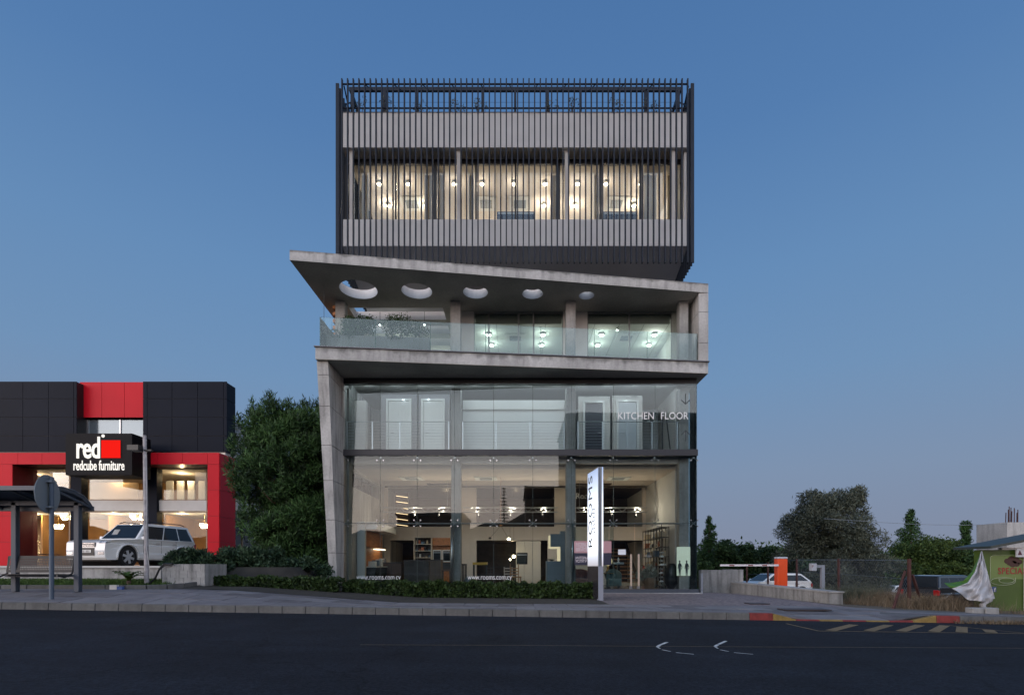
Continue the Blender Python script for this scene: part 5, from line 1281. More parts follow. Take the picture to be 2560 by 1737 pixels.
w = X(1127, 26.3) - X(1079, 26.3)
b = B(); b.box(0, w, .3, .6, 0, 2.35); b.o('carcass', WOODO, t)
for i in range(2):
    x0 = i * w / 2 + .02; x1 = (i + 1) * w / 2 - .02
    b = B(); xz(b, [(x0, 1.15), (x0, 1.75), (x1, 1.75), (x1, 1.15)], .24, .30, [[(x0 + .04, 1.2), (x0 + .04, 1.7), (x1 - .04, 1.7), (x1 - .04, 1.2)]]); b.o('oven_frame', WHITEG, t)
    b = B(); b.box(x0 + .045, x1 - .045, .25, .29, 1.21, 1.69); b.o('oven', OPG, t)
    b = B(); b.box(x0 + .06, x1 - .06, .22, .24, 1.60, 1.63); b.o('oven_handle', STEEL, t)
    b = B(); b.box(x0, x1, .1, .3, 1.95, 1.98); b.o('shelf', WOOD, t)
def island(label, u0, u1, v0, y, m, dep=.8, name='kitchen_island'):
    t = thing(name, label, 'counter', (X((u0 + u1) / 2, y), y, .27)); w = (X(u1, y) - X(u0, y)) / 2; h = Z(v0, y) - .27
    b = B(); b.box(-w, w, 0, dep, 0, h - .05); b.o('body', m, t); b = B(); b.box(-w - .03, w + .03, -.03, dep + .03, h - .045, h); b.o('worktop', mat('dark_stone_top', (.08, .07, .075), .2), t)
    b = B(); b.box(-.006, .006, -.006, 0, .05, h - .08); b.o('door_gap', BLACK, t)
island('dark brown island with pale top left of the wooden wall unit', 955, 1003, 1405, 24.6, mat('brown_front', (.10, .05, .035), .4))
island('tall black block in front of the wooden wall unit', 1010, 1072, 1399, 24.2, BLACK, .9)
island('dark wood bar counter directly left of the first middle column', 1074, 1102, 1398, 23.6, mat('smoked_oak', (.09, .06, .045), .5))
t = thing('bar_stool', 'black bar stool standing by the first middle column', 'stool', (X(1116, 23), 23, .27))
b = B(); b.box(-.18, .18, -.18, .18, .72, .77); b.o('seat', BLACK, t)
for sx in (-.15, .15):
    for sy in (-.15, .15): b = B(); b.bar((sx * 1.1, sy * 1.1, 0), (sx, sy, .72), .03); b.o('leg', BLACK, t)
b = B(); b.box(-.18, .18, .15, .18, .78, 1.1); b.o('backrest', BLACK, t)
t = thing('tall_kitchen_units', 'plain cream tall kitchen units with a black built in oven', 'cabinet', (X(1290, 26.4), 26.4, .27)); w = X(1352, 26.4) - X(1290, 26.4); z1 = Z(1352, 26.4) - .27
for i in range(3): b = B(); b.box(w * i / 3 + .005, w * (i + 1) / 3 - .005, 0, .45, .08, z1); b.o('door', mat('cream_unit', (.60, .52, .43), .4), t)
b = B(); b.box(.02, w, .03, .45, 0, .075); b.o('plinth', DBROWN, t)
b = B(); b.box(.03, .57, -.02, -.002, Z(1410, 26.4) - .27, Z(1381, 26.4) - .27); ov = b.o('oven', OPG, t); b = B(); b.box(.06, .54, -.045, -.021, Z(1387, 26.4) - .27, Z(1387, 26.4) - .24); b.o('handle', STEEL, ov)
t = thing('fridge_display', 'blue grey stepped display panels with a warm glowing edge right of centre', 'display stand', (X(1357, 22.6), 22.6, .27)); q = lambda u: X(u, 22.6) - t.location.x; zq = lambda v: Z(v, 22.6) - .27
b = B(); b.box(q(1401), q(1414.5), 0, .5, 0, zq(1327)); b.o('tall_panel', GREYG, t); b = B(); b.box(q(1376), q(1401), .0, .4, zq(1366), zq(1334)); b.o('wall_unit', GREYG, t); b = B(); b.box(q(1366), q(1401), 0, .5, 0, zq(1402)); b.o('base_unit', GREYG, t)
b = B(); b.box(q(1372), q(1376), .0, .3, zq(1370), zq(1338)); b.box(q(1376), q(1400), -.0, .3, zq(1371), zq(1366) - .002); b.box(q(1394), q(1401) - .002, .02, .3, zq(1402) + .002, zq(1371) - .002); b.o('glowing_edge', emis('warm_edge', (1, .8, .5), .8), t)
b = B(); b.lathe([(.03, 0), (.12, .05), (.22, .07), (.2, .09)], (q(1380), .2, zq(1402) + .005), 14); b.o('bowl', STEEL, t)
t = thing('pendant_lamp', 'pendant with two spread cords ending in small discs under the middle truss', 'pendant lamp', (X(1252, 24), 24, Z(1313, 24)))
b = B(); b.cyl((0, 0, -.02), (0, 0, 5.19 - t.location.z), .01, n=5); b.lathe([(.03, -.03), (.08, 0), (.03, .03)], n=12); b.o('canopy', WOODO, t)
for (u, v, lit) in ((1225, 1345, 0), (1272, 1347, 1)):
    p = (X(u, 24) - t.location.x, 0, Z(v, 24) - t.location.z); b = B(); b.cyl((0, 0, 0), p, .006, n=4); b.o('cord', BLACK, t); b = B(); b.lathe([(.05, -.04), (.075, 0), (.04, .05)], p, 12); b.o('shade', BLACK if not lit else LENS, t)
for (u, v, r, lab) in ((1284.5, 1390.5, .075, 'larger glowing globe lamp left of the black oven'), (1275, 1398, .045, 'smaller glowing globe lamp just below the larger one')):
    t = thing('globe_lamp', lab, 'lamp', (X(u, 26), 26, Z(v, 26)), 0, 'globe lamps'); b = B(); b.lathe([(r * math.sin(a), -r * math.cos(a)) for a in [0.2 + i * .34 for i in range(9)]], n=14); b.o('globe', LENSS, t); b = B(); b.cyl((0, 0, r), (0, 0, 5.1 - t.location.z), .005, n=4); b.o('cord', BLACK, t)
# tables, chairs, small things
def table(label, u0, u1, v, y, m, leg, th=.06, name='side_table'):
    t = thing(name, label, 'table', (X((u0 + u1) / 2, y), y, .27)); w = (X(u1, y) - X(u0, y)) / 2; h = Z(v, y) - .27
    b = B(); b.box(-w, w, -.3, .3, h - th, h); b.o('table_top', m, t)
    for sx in (-w + .03, w - .03):
        for sy in (-.26, .26): b = B(); b.box(sx - .02, sx + .02, sy - .02, sy + .02, 0, h - th - .001); b.o('leg', leg, t)
    return t
table('high table with a yellow top right of the first middle column', 1183, 1218, 1405, 23.6, mat('yellow_top', (.62, .36, .04), .4), BLACK, .11)
table('narrow black table hidden close to the first middle column', 1156, 1166, 1409, 23.2, BLACK, BLACK)
table('long dark dining table in the middle room', 1224, 1274, 1415, 25.4, mat('dark_table_top', (.04, .03, .03), .3), BLACK, .05, 'dining_table')
t = thing('pouf', 'round blue grey pouf behind the white lettering', 'pouf', (X(1173, 22.4), 22.4, .27)); b = B(); b.lathe([(.17, 0), (.22, .1), (.22, .38), (.12, .5)], n=20); b.o('cushion', mat('blue_grey_felt', (.2, .25, .29), .9), t, smooth=True)
def chair(label, u, y, m, rz=0, h=.9, name='dining_chair'):
    t = thing(name, label, 'chair', (X(u, y), y, .27), rz)
    b = B(); b.box(-.22, .22, -.22, .22, .42, .47); b.o('seat', m, t, bevel=.01)
    for sx in (-.19, .19):
        b = B(); b.box(sx - .018, sx + .018, -.2, -.165, 0, .42); b.o('leg', m, t); b = B(); b.bar((sx, .19, 0), (sx, .24, h), .035); b.o('leg', m, t)
    for k in range(3): b = B(); b.box(-.17, .17, .205, .235, .55 + k * .13, .6 + k * .13); b.o('back_slat', m, t)
chair('wooden slatted chair in front of the cream tall units', 1289, 24.2, WOOD, 2.9, 1.05); chair('pale chair beside the wooden slatted one', 1274, 24.6, mat('pale_chair', (.45, .4, .36), .5), .3); chair('dark chair at the left end of the long dining table', 1228, 24.9, mat('dark_chair', (.06, .035, .03), .5), .2)
def armchair(label, u, y, m, s=.38):
    t = thing('armchair', label, 'armchair', (X(u, y), y, .27))
    b = B(); b.box(-s, s, -.3, .3, .12, .42); b.o('seat', m, t, bevel=.05, seg=2)
    P_ = [(s * math.cos(a), .3 * math.sin(a)) for a in [math.pi * i / 12 for i in range(13)]]
    b = B()
    for (xa, ya), (xb, yb_) in zip(P_, P_[1:]):
        ha = .62 + .2 * abs(ya) / .3; hb = .62 + .2 * abs(yb_) / .3
        b.hexa([(xa, ya, .12), (xb, yb_, .12), (xb * 1.22, yb_ * 1.22, .12), (xa * 1.22, ya * 1.22, .12), (xa, ya, ha), (xb, yb_, hb), (xb * 1.22, yb_ * 1.22, hb), (xa * 1.22, ya * 1.22, ha)])
    b.o('backrest', m, t, smooth=True)
    for sx in (-s + .06, s - .06): b = B(); b.cyl((sx, -.2, 0), (sx, -.2, .12), .02, n=6); b.o('leg', BLACK, t)
armchair('pink tub armchair left of the illuminated sign', 1450, 22.3, mat('pink_velvet', (.42, .20, .17), .8)); armchair('grey green tub armchair right of the illuminated sign', 1535, 22.0, mat('sage_velvet', (.13, .19, .18), .8), .26)
t = thing('table_lamp', 'round golden table lamp on a little black table', 'lamp', (X(1520, 22.4), 22.4, .27))
b = B(); b.lathe([(.02, .95), (.14, 1.0), (.19, 1.14), (.16, 1.26), (.05, 1.3)], n=18); b.o('lamp_shade', emis('glowing_shade', (1, .72, .38), .75), t)
b = B(); b.lathe([(.08, .66), (.1, .74), (.03, .8), (.05, .88), (.02, .95)], n=12); b.o('base', mat('brass', (.6, .38, .12), .3, 1), t)
b = B(); b.lathe([(.24, .62), (.25, .64), (.24, .655)], n=18); b.o('tray', mat('gold_edge', (.5, .3, .1), .3, .8), t); b = B(); b.lathe([(.2, 0), (.1, .05), (.06, .3), (.16, .615)], n=12); b.o('stand', BLACK, t)
t = thing('reception_desk', 'small blue grey standing desk with a sculpture on it', 'desk', (X(1546, 23), 23, .27))
b = B(); b.box(-.2, .2, -.2, .2, 1.02, 1.1); b.o('desk_top', mat('pale_blue_top', (.35, .45, .5), .4), t); b = B(); b.box(-.05, .05, -.1, .1, 0, 1.02); b.o('stand', BLACK, t); b = B(); b.lathe([(.07, 1.1), (.02, 1.15), (.05, 1.2), (.015, 1.32)], n=10); b.o('sculpture', WHITEG, t)
t = thing('plant_basket', 'basket with a big pale leafy bundle right of the door pulls', 'plant', (X(1625, 22.3), 22.3, .27))
b = B(); b.lathe([(.2, 0), (.27, .25), (.25, .45)], n=16); b.o('basket', mat('wicker', (.2, .12, .07), .8), t); leaves('foliage', [((0, 0, .7), (.3, .25, .3)), ((-.35, 0, .55), (.25, .2, .2))], 500, .14, mat('pale_leaves', (.35, .36, .3), .7), t, aspect=.45)
t = thing('fire_extinguisher', 'red fire extinguisher beside the stair opening', 'extinguisher', (X(1609, 26.3), 26.3, .27)); b = B(); b.lathe([(.08, .3), (.09, .34), (.09, .8), (.03, .9), (.02, .98)], n=14); b.o('cylinder', mat('red_enamel', (.5, .01, .01), .3), t); b = B(); b.bar((0, 0, .96), (-.12, 0, 1.0), .03); b.o('handle', BLACK, t)
# stair
for k in range(10):
    b = B(); y = 26.0 + k * .28; z = .45 + k * .19; b.box(X(1545, 26), X(1592, 26) + .05, y, y + .30, z - .05, z); o(b, 'stair_tread', WOOD)
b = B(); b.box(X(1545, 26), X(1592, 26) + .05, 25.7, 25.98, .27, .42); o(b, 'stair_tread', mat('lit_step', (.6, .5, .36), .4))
for k in range(2): b = B(); x = X(1543 + k * 51, 26); b.bar((x, 25.9, .5), (x, 28.9, 2.5), .04, .25); o(b, 'stair_stringer', BLACK)
lamp('stair_lamp', (X(1570, 25.6), 25.4, 2.2), 9, (1, .7, .4), .04, BLD)
# black grid rack with stock along the right wall
t = thing('display_rack', 'tall black grid rack of small goods along the right wall', 'rack', (6.05, 22.4, .27)); b = B()
for i in range(7):
    for xx in (0, .38): b.box(xx, xx + .025, i * .5, i * .5 + .025, 0, 2.6)
b.o('upright', BLACK, t)
for j in range(7):
    b = B(); b.box(0, .40, 0, 3.02, .1 + j * .41, .125 + j * .41); b.o('shelf', BLACK, t)
for j in range(6):
    for i in range(6):
        if random.random() < .72:
            b = B(); y = i * .5 + .08 + random.random() * .15; z = .13 + j * .41; h_ = random.uniform(.08, .26)
            b.box(.05, .3, y, y + random.uniform(.08, .25), z, z + h_) if random.random() < .5 else b.lathe([(.04, 0), (.06, h_ * .5), (.025, h_)], (.18, y + .08, z), 8)
            b.o('item', random.choice([MT['item_white'], MT['item_terracotta'], MT['item_charcoal'], MT['item_sand'], MT['item_blue']]), t)
t = thing('bottle_totem', 'slim black stand stacked with white cups in front of the grid rack', 'stand', (X(1654, 22.0), 22.0, .27))
b = B(); b.cyl((0, 0, 0), (0, 0, 2.7), .015, n=8); b.o('pole', BLACK, t)
for k in range(9): b = B(); zz = .1 + k * .17; b.lathe([(.05, 0), (.1, .02), (.1, .05), (.04, .09)], (0, 0, zz), 12); b.o('cup', WHITEG if k % 2 else STEEL, t)
t = thing('dark_vase', 'large black vase on the floor in front of the rack', 'vase', (X(1678, 21.8), 21.8, .27)); b = B(); b.lathe([(.12, 0), (.26, .25), (.27, .7), (.16, 1.0), (.12, 1.05)], n=18); b.o('vase', BLACK, t, smooth=True)
# lit poster with printed figures in the right corner
t = thing('backlit_poster', 'pale backlit poster with two dark standing figures at the right corner', 'poster', (X(1709, 21.3), 21.3, .82)); w = (X(1726, 21.3) - X(1692, 21.3)) / 2
b = B(); b.box(-w, w, 0, .04, 0, 1.16); b.o('screen', mat('backlit_print', (.5, .55, .45), .5, noise=.12, scale=2, emit=(.80, .90, .72), es=.42), t, bevel=.03, seg=2)
SIL = mat('printed_figure', (.05, .06, .07), .7)
for k, dx in enumerate((-.16, .12)):
    b = B(); b.lathe([(.008, .52), (.03, .55), (.032, .59), (.012, .62)], (0, 0, 0), 10); b.v = [(p[0] + dx, -.006 + p[1] * .05, p[2]) for p in b.v]
    pl_ = [(-.03, 0), (-.01, 0), (0, .22), (.012, 0), (.032, 0), (.045, .25), (.05, .4), (.085, .34), (.06, .27), (.075, .25), (.105, .34), (.065, .47), (.02, .52), (-.02, .52), (-.06, .46), (-.08, .28), (-.06, .27), (-.042, .4), (-.045, .25)]
    b.prism(pl_, -.012, -.004, tf=lambda x, y, z: (x + dx, z, y)); b.o('printed_figure', SIL, t)
# posters and stickers on the glass
t = thing('window_poster', 'pink and navy poster on the glass behind the illuminated sign', 'poster', (X(1482, 20.99), 20.985, Z(1412, 20.99))); w = (X(1529, 20.99) - X(1436, 20.99)) / 2; zz = lambda v: Z(v, 20.985) - t.location.z
b = B(); b.box(-w, w, 0, .008, zz(1381.5), zz(1352)); b.o('upper_sheet', mat('dusty_pink_print', (.46, .26, .28), .6), t)
b = B(); b.box(-w, w, 0, .008, 0, zz(1382)); b.o('lower_sheet', mat('navy_print', (.02, .022, .045), .6), t)
GT = mat('pale_print', (.62, .56, .58), .6)
for k, s_ in enumerate(('INTERIOR', 'CONCEPT', 'SERVICES')): text('print', s_, GT, .15, (-w + .05, -.002, zz(1363 + k * 7)), parent=t, align='LEFT', sx=.85, depth=.001, off=.003)
for k, s_ in enumerate(('ИНТЕРЬЕР', 'УСЛУГИ')): text('print', s_, GT, .14, (-w + .05, -.002, zz(1397 + k * 8)), parent=t, align='LEFT', sx=.8, depth=.001, off=.003)
t = thing('paper_notice', 'white sheet of paper stuck on the glass door', 'notice', (X(1555, 20.99), 20.985, Z(1386, 20.99))); b = B(); b.box(-.15, .15, 0, .004, 0, .21); b.o('sheet', mat('white_paper', (.75, .78, .82), .7), t)
text('lettering', 'PUSH', mat('etched_lettering', (.35, .38, .38), .6), .13, (X(1621, 20.995), 20.995, Z(1392, 20.995)), parent=BLD, depth=.001, sx=.8)
text('lettering', 'Rooms', LET, .42, (X(1466, 26.8), 26.86, Z(1246, 26.8)), parent=BLD, depth=.01, sx=.9, off=-.008)

# ================================================================ BALCONY AND ROOF PLANTING
PLM = concrete_mat('grey_planter', .2, .2)
for k, (u0, u1, lab) in enumerate(((812, 937, 'long grey planter at the left end of the balcony, full of airy shrubs'), (941, 1074, 'second long grey planter on the balcony, shrubs sparser'))):
    y = 20.0 + k * .15; t = thing('balcony_planter', lab, 'planter', (X((u0 + u1) / 2, y), y, 9.065), math.atan(.0975), 'planters on the balcony'); w = (X(u1, y) - X(u0, y)) / 2
    b = B(); b.box(-w, w, 0, .5, 0, .82); b.o('planter', PLM, t, bevel=.01)
    bl = [((random.uniform(-w, w) * .9, .25, random.uniform(.95, 1.5)), (.3, .22, .3)) for _ in range(14 if k == 0 else 8)] + [((random.uniform(-w, w) * .6, -.05, .85), (.25, .1, .15)) for _ in range(2)]
    leaves('foliage', bl, 3200 if k == 0 else 1800, .09, L_GRN, t, aspect=.4)
    b = B()
    for _ in range(12): x = random.uniform(-w, w) * .9; b.tube([(x, .25, .8), (x + random.uniform(-.15, .15), .2, 1.35)], [.012, .004], 5)
    b.o('stem', BARK, t)
labs = ['sparse twiggy roof plant at the far left behind the slats', 'rosy twiggy roof plant second from the left', 'small roof plant third from the left', 'thin roof plant left of the middle', 'bushier roof plant just right of the middle', 'roof plant midway in the right half', 'leafy roof plant fourth roof bay from the right', 'roof plant near the right corner', 'last roof plant at the right corner behind the slats']
for u, lab in zip((895, 972, 1052, 1145, 1205, 1375, 1440, 1540, 1628), labs):
    t = thing('roof_plant', lab, 'plant', (X(u, 20.5), 20.5, 18.28), 0, 'plants along the roof edge'); b = B()
    bl = []
    for _ in range(7):
        x = random.uniform(-.25, .25); z = random.uniform(.35, .9); b.tube([(x * .3, 0, -.1), (x, random.uniform(-.1, .1), z)], [.012, .004], 5); bl.append(((x, 0, z), (.12, .1, .12)))
    b.o('stem', BARK, t); leaves('foliage', bl, 110, .07, L_OLV, t, aspect=.45)

for u0, u1, lab in ((1242, 1337, 'navy blue cabinet behind the slats left of the middle of the top floor'), (1508, 1592, 'navy blue cabinet behind the slats in the right part of the top floor')):
    t = thing('navy_cabinet', lab, 'cabinet', (X(u0, 21.3), 21.3, 13.455), 0, 'navy cabinets on the top floor'); w = X(u1, 21.3) - X(u0, 21.3); b = B(); b.box(0, w, 0, .4, 0, 1.93); b.o('body', mat('navy_lacquer', (.02, .045, .12), .4), t)
    b = B(); b.box(.05, w - .05, -.01, -.001, 1.84, 1.88); b.o('handle', STEEL, t)
# ================================================================ RIGHT SIDE: WALLS, BARRIER, FENCE, KIOSK
WLT = concrete_mat('rough_board_concrete', .30, .6)
t = thing('side_wall', 'board marked concrete wall just right of the glass corner', 'wall')
b = B(); b.box(7.85, X(1848, 22.6), 22.6, 22.85, -.3, Z(1424, 22.6)); b.o('wall', WLT, t); b = B(); b.box(X(1848, 22.6) + .003, X(1857, 22.6), 22.55, 24.5, -.3, Z(1423, 22.6)); b.o('end_pier', CONC, t)
t = thing('low_wall', 'low concrete wall with pebbled top running forward from the barrier', 'wall'); b = B()
A_, Bq = (9.05, 22.4), (9.78, 16.6)
za, zb2 = .50, .37
b.hexa([(A_[0], A_[1], -.2), (Bq[0], Bq[1], -.2), (Bq[0] + .42, Bq[1], -.2), (A_[0] + .42, A_[1], -.2), (A_[0], A_[1], za), (Bq[0], Bq[1], zb2), (Bq[0] + .42, Bq[1], zb2), (A_[0] + .42, A_[1], za)]); b.o('wall', WLT, t)
b = B(); b.hexa([(A_[0] - .03, A_[1], za + .002), (Bq[0] - .03, Bq[1] - .03, zb2 + .002), (Bq[0] + .45, Bq[1] - .03, zb2 + .002), (A_[0] + .45, A_[1], za + .002), (A_[0] - .03, A_[1], za + .05), (Bq[0] - .03, Bq[1] - .03, zb2 + .05), (Bq[0] + .45, Bq[1] - .03, zb2 + .05), (A_[0] + .45, A_[1], za + .05)]); b.o('coping', concrete_mat('pebbled_coping', .36, .3), t)
t = thing('parking_barrier', 'orange red parking barrier with a long white striped arm', 'barrier', (X(1957, 21.5), 21.5, -.1))
b = B(); b.box(-.2, .2, 0, .32, 0, 1.60); b.o('housing', mat('orange_red_enamel', (.75, .075, .012), .4), t, bevel=.02); b = B(); b.box(-.205, .205, -.005, .325, 1.603, 1.68); b.o('cap', mat('pale_cap', (.5, .5, .55), .4), t, bevel=.015)
x0 = X(1801, 21.4) - t.location.x; zc = Z(1412.5, 21.4) + .1
b = B(); b.box(x0, -.21, -.09, -.05, zc - .035, zc + .04); am = b.o('arm', mat('white_arm', (.72, .68, .7), .4), t)
for u in (1830, 1877, 1912): xx = X(u, 21.4) - t.location.x; b = B(); b.box(xx - .10, xx + .10, -.095, -.091, zc - .02, zc + .02); b.o('red_stripe', REDK, am)
t = thing('card_reader', 'grey hooked post carrying a small ticket reader', 'card reader', (X(2056, 20), 20, -.05)); P2 = mat('grey_post', (.25, .27, .31), .5)
b = B(); b.box(-.06, .06, -.06, .06, 0, 1.30); b.o('post', P2, t); b = B(); b.box(-.26, -.062, -.05, .05, 1.2, 1.3); b.o('arm', P2, t); b = B(); b.box(-.46, -.262, -.1, .08, 1.08, 1.36); b.o('reader', mat('pale_reader', (.4, .42, .46), .5), t, bevel=.01)
text('print', 'P', REDK, .14, (-.42, -.104, 1.2), parent=t, depth=.001)
t = thing('bollard', 'slim grey steel post at the corner of the glass building', 'bollard', (X(1754, 21.2), 21.2, .1)); b = B(); b.cyl((0, 0, 0), (0, 0, .82), .05, n=12); b.o('post', P2, t); b = B(); b.lathe([(.1, 0), (.1, .02), (.06, .03)], n=12); b.o('base', P2, t)
# covers set in the paving
for (u, v, w_, lab) in ((1892, 1508, .55, 'dark round cover in the cobbled forecourt'), (2010, 1523.5, 1.1, 'long dark cover near the dropped kerb')):
    d = 1.0 * F / (v - V0); 
    for _ in range(8): d = (EYE - zg(X(u, d), d)) * F / (v - V0)
    t = thing('manhole_cover', lab, 'cover', (X(u, d), d, zg(X(u, d), d) + .004)); b = B(); b.box(-w_ / 2, w_ / 2, -.22, .22, -.01, .012); b.o('cover', mat('rusty_iron', (.05, .035, .035), .6), t)
# fence
RUST = mat('rusty_steel', (.07, .025, .02), .75, noise=.3, scale=8)
t = thing('chain_link_fence', 'rusty chain link fence with slanting braces around the parking lot', 'fence')
FP = [(X(1867, 29), 29, 1.35), (X(1920, 27), 27, 1.4), (X(1992, 25), 25, 1.55), (X(2097, 21), 21, 1.5), (X(2273, 15.6), 15.6, 1.42)]
for x, y, zt in FP: b = B(); g = zg(x, y); b.box(x - .035, x + .035, y - .035, y + .035, g - .1, zt); b.o('post', RUST, t)
x, y = FP[-1][:2]; g = zg(x, y)
b = B(); b.bar((X(2263, 15.8), 15.8, 1.05), (X(2233, 15.3), 15.3, zg(10.9, 15.3) - .05), .06); b.o('brace', RUST, t); b = B(); b.bar((X(2281, 15.7), 15.7, .95), (X(2302, 15.9), 15.9, zg(12, 15.9) + .2), .06); b.o('brace', RUST, t)
b = B()
for (xa, ya, zta), (xb, yb_, ztb) in zip(FP[2:], FP[3:]):
    L_ = math.hypot(xb - xa, yb_ - ya); H_ = 1.35; st = .13; n = int((L_ + H_) / st)
    for i in range(n):
        for sgn in (0, 1):
            s0 = i * st - H_; s1 = s0 + H_; a0, a1 = max(0, s0), min(L_, s1)
            if a1 <= a0: continue
            def pt(s):
                f = s / L_; zz_ = (s - s0); zz_ = H_ - zz_ if sgn else zz_; return Vector((xa + (xb - xa) * f, ya + (yb_ - ya) * f, (zta + (ztb - zta) * f) - H_ + zz_))
            b.bar(pt(a0), pt(a1), .0022)
b.o('wire_mesh', GAL, t, kind='stuff')
b = B()
for (xa, ya, zta), (xb, yb_, ztb) in zip(FP, FP[1:]):
    b.cyl((xa, ya, zta - .05), (xb, yb_, ztb - .05), .006, n=4); b.cyl((xa, ya, zta - .6), (xb, yb_, ztb - .6), .004, n=4)
b.o('tension_wire', GAL, t)
# kiosk
KG = mat('olive_green_kiosk_paint', (.055, .10, .009), .55, noise=.12, scale=2)
t = thing('snack_kiosk', 'green kiosk with cake drawing and red lettering at the right edge', 'kiosk', (14.0, 16.0, -.25)); kx = lambda u: X(u, 16) - 14.0; kz = lambda v: Z(v, 16) + .25
b = B(); b.box(kx(2456), 5.5, 0, .3, 0, kz(1374)); b.o('wall', KG, t)
b = B(); b.hexa([(-.12, -.45, kz(1372)), (5.6, -.45, kz(1372) + 1.1), (5.6, .9, kz(1372) + 1.1), (-.12, .9, kz(1372)), (-.12, -.45, kz(1366)), (5.6, -.45, kz(1366) + 1.12), (5.6, .9, kz(1366) + 1.12), (-.12, .9, kz(1366))]); b.o('roof', mat('dark_green_roof', (.03, .04, .035), .5), t)
b = B(); b.box(kx(2503), 5.5, -.02, .1, kz(1374) + .002, kz(1370) + .02); b.box(kx(2558) , kx(2558) + .05, -.06, -.01, .1, kz(1390)); b.o('white_trim', WHITEP, t)
b = B(); b.box(kx(2532), kx(2532) + 1.2, -.12, -.08, kz(1392), kz(1371)); sb = b.o('sign_board', mat('pale_board', (.6, .6, .62), .5), t); b = B(); b.prism([(kx(2534.5), kz(1387)), (kx(2546), kz(1387)), (kx(2540), kz(1375))], -.125, -.121, tf=lambda x, y, z: (x, z, y)); b.o('triangle', mat('dark_maroon', (.08, .01, .03), .5), sb)
def rr(x0, x1, z0, z1, r): 
    return [(x0 + r + r * math.cos(a), z1 - r + r * math.sin(a)) for a in [math.pi - i * math.pi / 8 * .5 * 2 / 2 for i in range(5)]] + [(x1 - r + r * math.cos(a), z1 - r + r * math.sin(a)) for a in [math.pi / 2 - i * math.pi / 8 for i in range(5)]] + [(x1, z0), (x0, z0)]
tfk = lambda x, y, z: (x, z, y)
b = B(); b.prism(rr(kx(2475), kx(2557), kz(1447), kz(1386), .1), -.004, -.001, tf=tfk); b.o('printed_panel', mat('light_olive_print', (.16, .22, .06), .6), t)
LG = mat('cream_line_print', (.38, .42, .28), .6)
def ring(u0, u1, v0, v1):
    b = B(); cx, cz = (kx(u0) + kx(u1)) / 2, (kz(v0) + kz(v1)) / 2; rx_, rz_ = (kx(u1) - kx(u0)) / 2, (kz(v0) - kz(v1)) / 2
    P_ = [(cx + rx_ * math.cos(i * .2618), -.008, cz + rz_ * math.sin(i * .2618)) for i in range(25)]
    b.tube(P_, .008, 4); b.o('drawn_line', LG, t)
ring(2476, 2538, 1443, 1462); ring(2497, 2535, 1444, 1457)
b = B(); b.tube([(kx(2497), -.008, kz(1443)), (kx(2497), -.008, kz(1452))], .008, 4); b.tube([(kx(2538), -.008, kz(1443)), (kx(2538), -.008, kz(1452))], .008, 4); b.tube([(kx(2475), -.008, kz(1450)), (kx(2475), -.008, kz(1392)), (kx(2482), -.008, kz(1387)), (kx(2557), -.008, kz(1386))], .007, 4); b.o('drawn_line', LG, t)
b = B()
for (u, v, r) in ((2518, 1402, .10), (2528, 1397, .11), (2539, 1400, .12), (2548, 1404, .09), (2532, 1409, .12), (2541, 1410, .09), (2524, 1407, .09)):
    P_ = [(kx(u) + r * math.cos(i * .524), kz(v) + r * .8 * math.sin(i * .524)) for i in range(12)]; b.prism(P_, -.010 - r * .02, -.005, tf=tfk)
b.o('printed_cake', mat('dark_cocoa_print', (.055, .018, .012), .6), t)
text('lettering', 'SPECIAL', mat('dark_red_print', (.30, .01, .015), .5), .27, (kx(2494), -.012, kz(1434)), parent=t, align='LEFT', depth=.002, off=.004, sx=.78, space=1.15)
b = B(); b.box(kx(2480), kx(2490), -.01, -.001, kz(1479), kz(1466)); sq = b.o('blue_square', mat('blue_print', (.03, .07, .2), .5), t); text('letter', 'f', WHITEP, .16, (kx(2486), -.013, kz(1478)), parent=sq, depth=.001, off=.004)

# tarpaulin hanging from the kiosk corner
t = thing('tarpaulin', 'crumpled white tarpaulin with a green border hanging from the kiosk corner', 'tarpaulin')
Lc = [(2453, 1377), (2442, 1402), (2430, 1428), (2408, 1452), (2382, 1457), (2360, 1459)]; Rc = [(2455, 1377), (2462, 1405), (2470, 1435), (2477, 1462), (2483, 1482), (2487, 1500)]
def cv(P_, t_): k = min(4, int(t_ * 5)); f = t_ * 5 - k; return (P_[k][0] + (P_[k + 1][0] - P_[k][0]) * f, P_[k][1] + (P_[k + 1][1] - P_[k][1]) * f)
ns, ntt = 60, 44; V = []; Fg = []; Fw = []
for j in range(ntt):
    tt = j / (ntt - 1); l_, r_ = cv(Lc, tt), cv(Rc, tt)
    for i in range(ns):
        s = i / (ns - 1); u = l_[0] + (r_[0] - l_[0]) * s; v = l_[1] + (r_[1] - l_[1]) * s + 16 * math.sin(math.pi * s) * tt ** 2 + 2 * math.sin(s * 17) * tt + 3.5 * math.sin(s * 6.3 + 4) * tt ** 3
        y = 15.3 + .10 * math.sin(s * 13 + 3 * tt + 1.5 * math.sin(tt * 4)) * tt ** .5 + .05 * math.sin(s * 29 + 9 * tt) * tt ** .5 + .05 * math.sin(tt * 13 - s * 9) * math.sin(math.pi * s) + .02 * math.sin(tt * 31 + s * 17) - .25 * math.sin(math.pi * s) * tt; V.append((X(u, y), y, Z(v, y)))
for j in range(ntt - 1):
    for i in range(ns - 1):
        a = j * ns + i; (Fg if i < 9 else Fw).append((a, a + 1, a + ns + 1, a + ns))
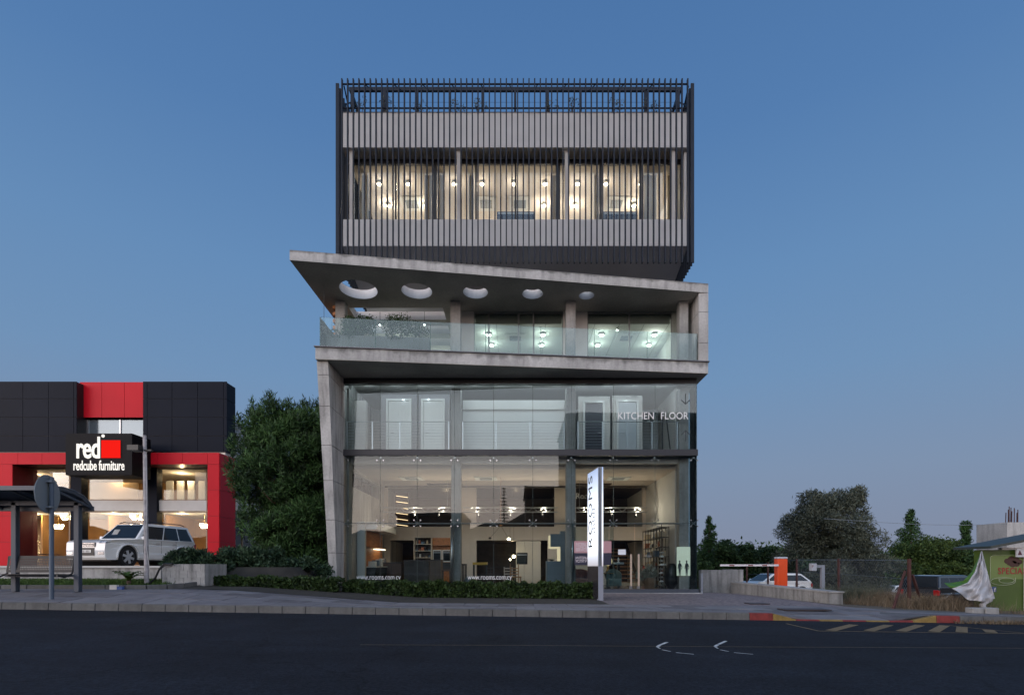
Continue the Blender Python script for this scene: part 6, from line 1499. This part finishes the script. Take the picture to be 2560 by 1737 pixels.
for nm, ff, mm in (('green_border', Fg, mat('green_tarp', (.06, .16, .02), .6)), ('sheet', Fw, mat('white_tarp', (.50, .50, .52), .65, noise=.08, scale=3))):
    b = B(); b.add(V, ff); ob = b.o(nm, mm, t, smooth=True); md = ob.modifiers.new('thickness', 'SOLIDIFY'); md.thickness = .004
b = B(); V = []; Fw = []
for j in range(10):
    for i in range(16):
        a = i / 15 * 6.28; r = (.17 - .10 * math.sin(j / 9 * 2.6) + .03 * math.sin(i * 2.4 + j)) ; V.append((X(2462 + 6 * math.sin(j), 15.2) + r * math.cos(a), 15.2 + r * .6 * math.sin(a), Z(1494, 15.2) - j * .047))
for j in range(9):
    for i in range(16): Fw.append((j * 16 + i, j * 16 + (i + 1) % 16, (j + 1) * 16 + (i + 1) % 16, (j + 1) * 16 + i))
b.add(V, Fw); b.o('hanging_end', MT['white_tarp'], t, smooth=True)
for k, (u0, u1, lab) in enumerate(((2432, 2462, 'pale concrete block under the hanging tarpaulin, the left of two'), (2466, 2501, 'pale concrete block at the foot of the green kiosk, the right of two'))):
    d = 14.2; g = Z(1539, d); t = thing('concrete_block', lab, 'block', (X(u0, d), d, g), .05, 'blocks at the kiosk'); b = B(); b.box(0, X(u1, d) - X(u0, d), 0, .25, 0, Z(1519, d) - g); b.o('block', CONC2, t, bevel=.02)
# unfinished concrete pier with starter bars, cable
t = thing('unfinished_pier', 'pale concrete pier with rusty starter bars above the kiosk roof', 'building', (X(2518, 30), 30, zg(27, 30) - .3))
b = B(); b.box(0, 3.0, 0, 2, 0, Z(1305, 30) - t.location.z); b.o('pier', concrete_mat('pale_pier', .5, .3), t)
for k in range(9):
    u = 2524 + k * 3.6 + (1 if k % 2 else -1); b = B(); b.cyl((X(u, 30.3) - t.location.x, .3 + .2 * (k % 3), Z(1305, 30) - t.location.z), (X(u, 30.3) - t.location.x + .01 * (k % 3), .3 + .2 * (k % 3), Z(1264 + (k * 7) % 17, 30) - t.location.z), .022, n=6); b.o('starter_bar', RUST, t)
t = thing('overhead_cable', 'thin pale cable running from the pier leftwards past the trees', 'cable'); b = B()
P_ = [(X(u, 30), 30, Z(v, 30)) for u, v in ((2520, 1308), (2460, 1311), (2400, 1312), (2335, 1311), (2270, 1309), (2200, 1305), (2158, 1302), (2060, 1296))]; b.tube(P_, .012, 5); b.o('cable', GAL, t)
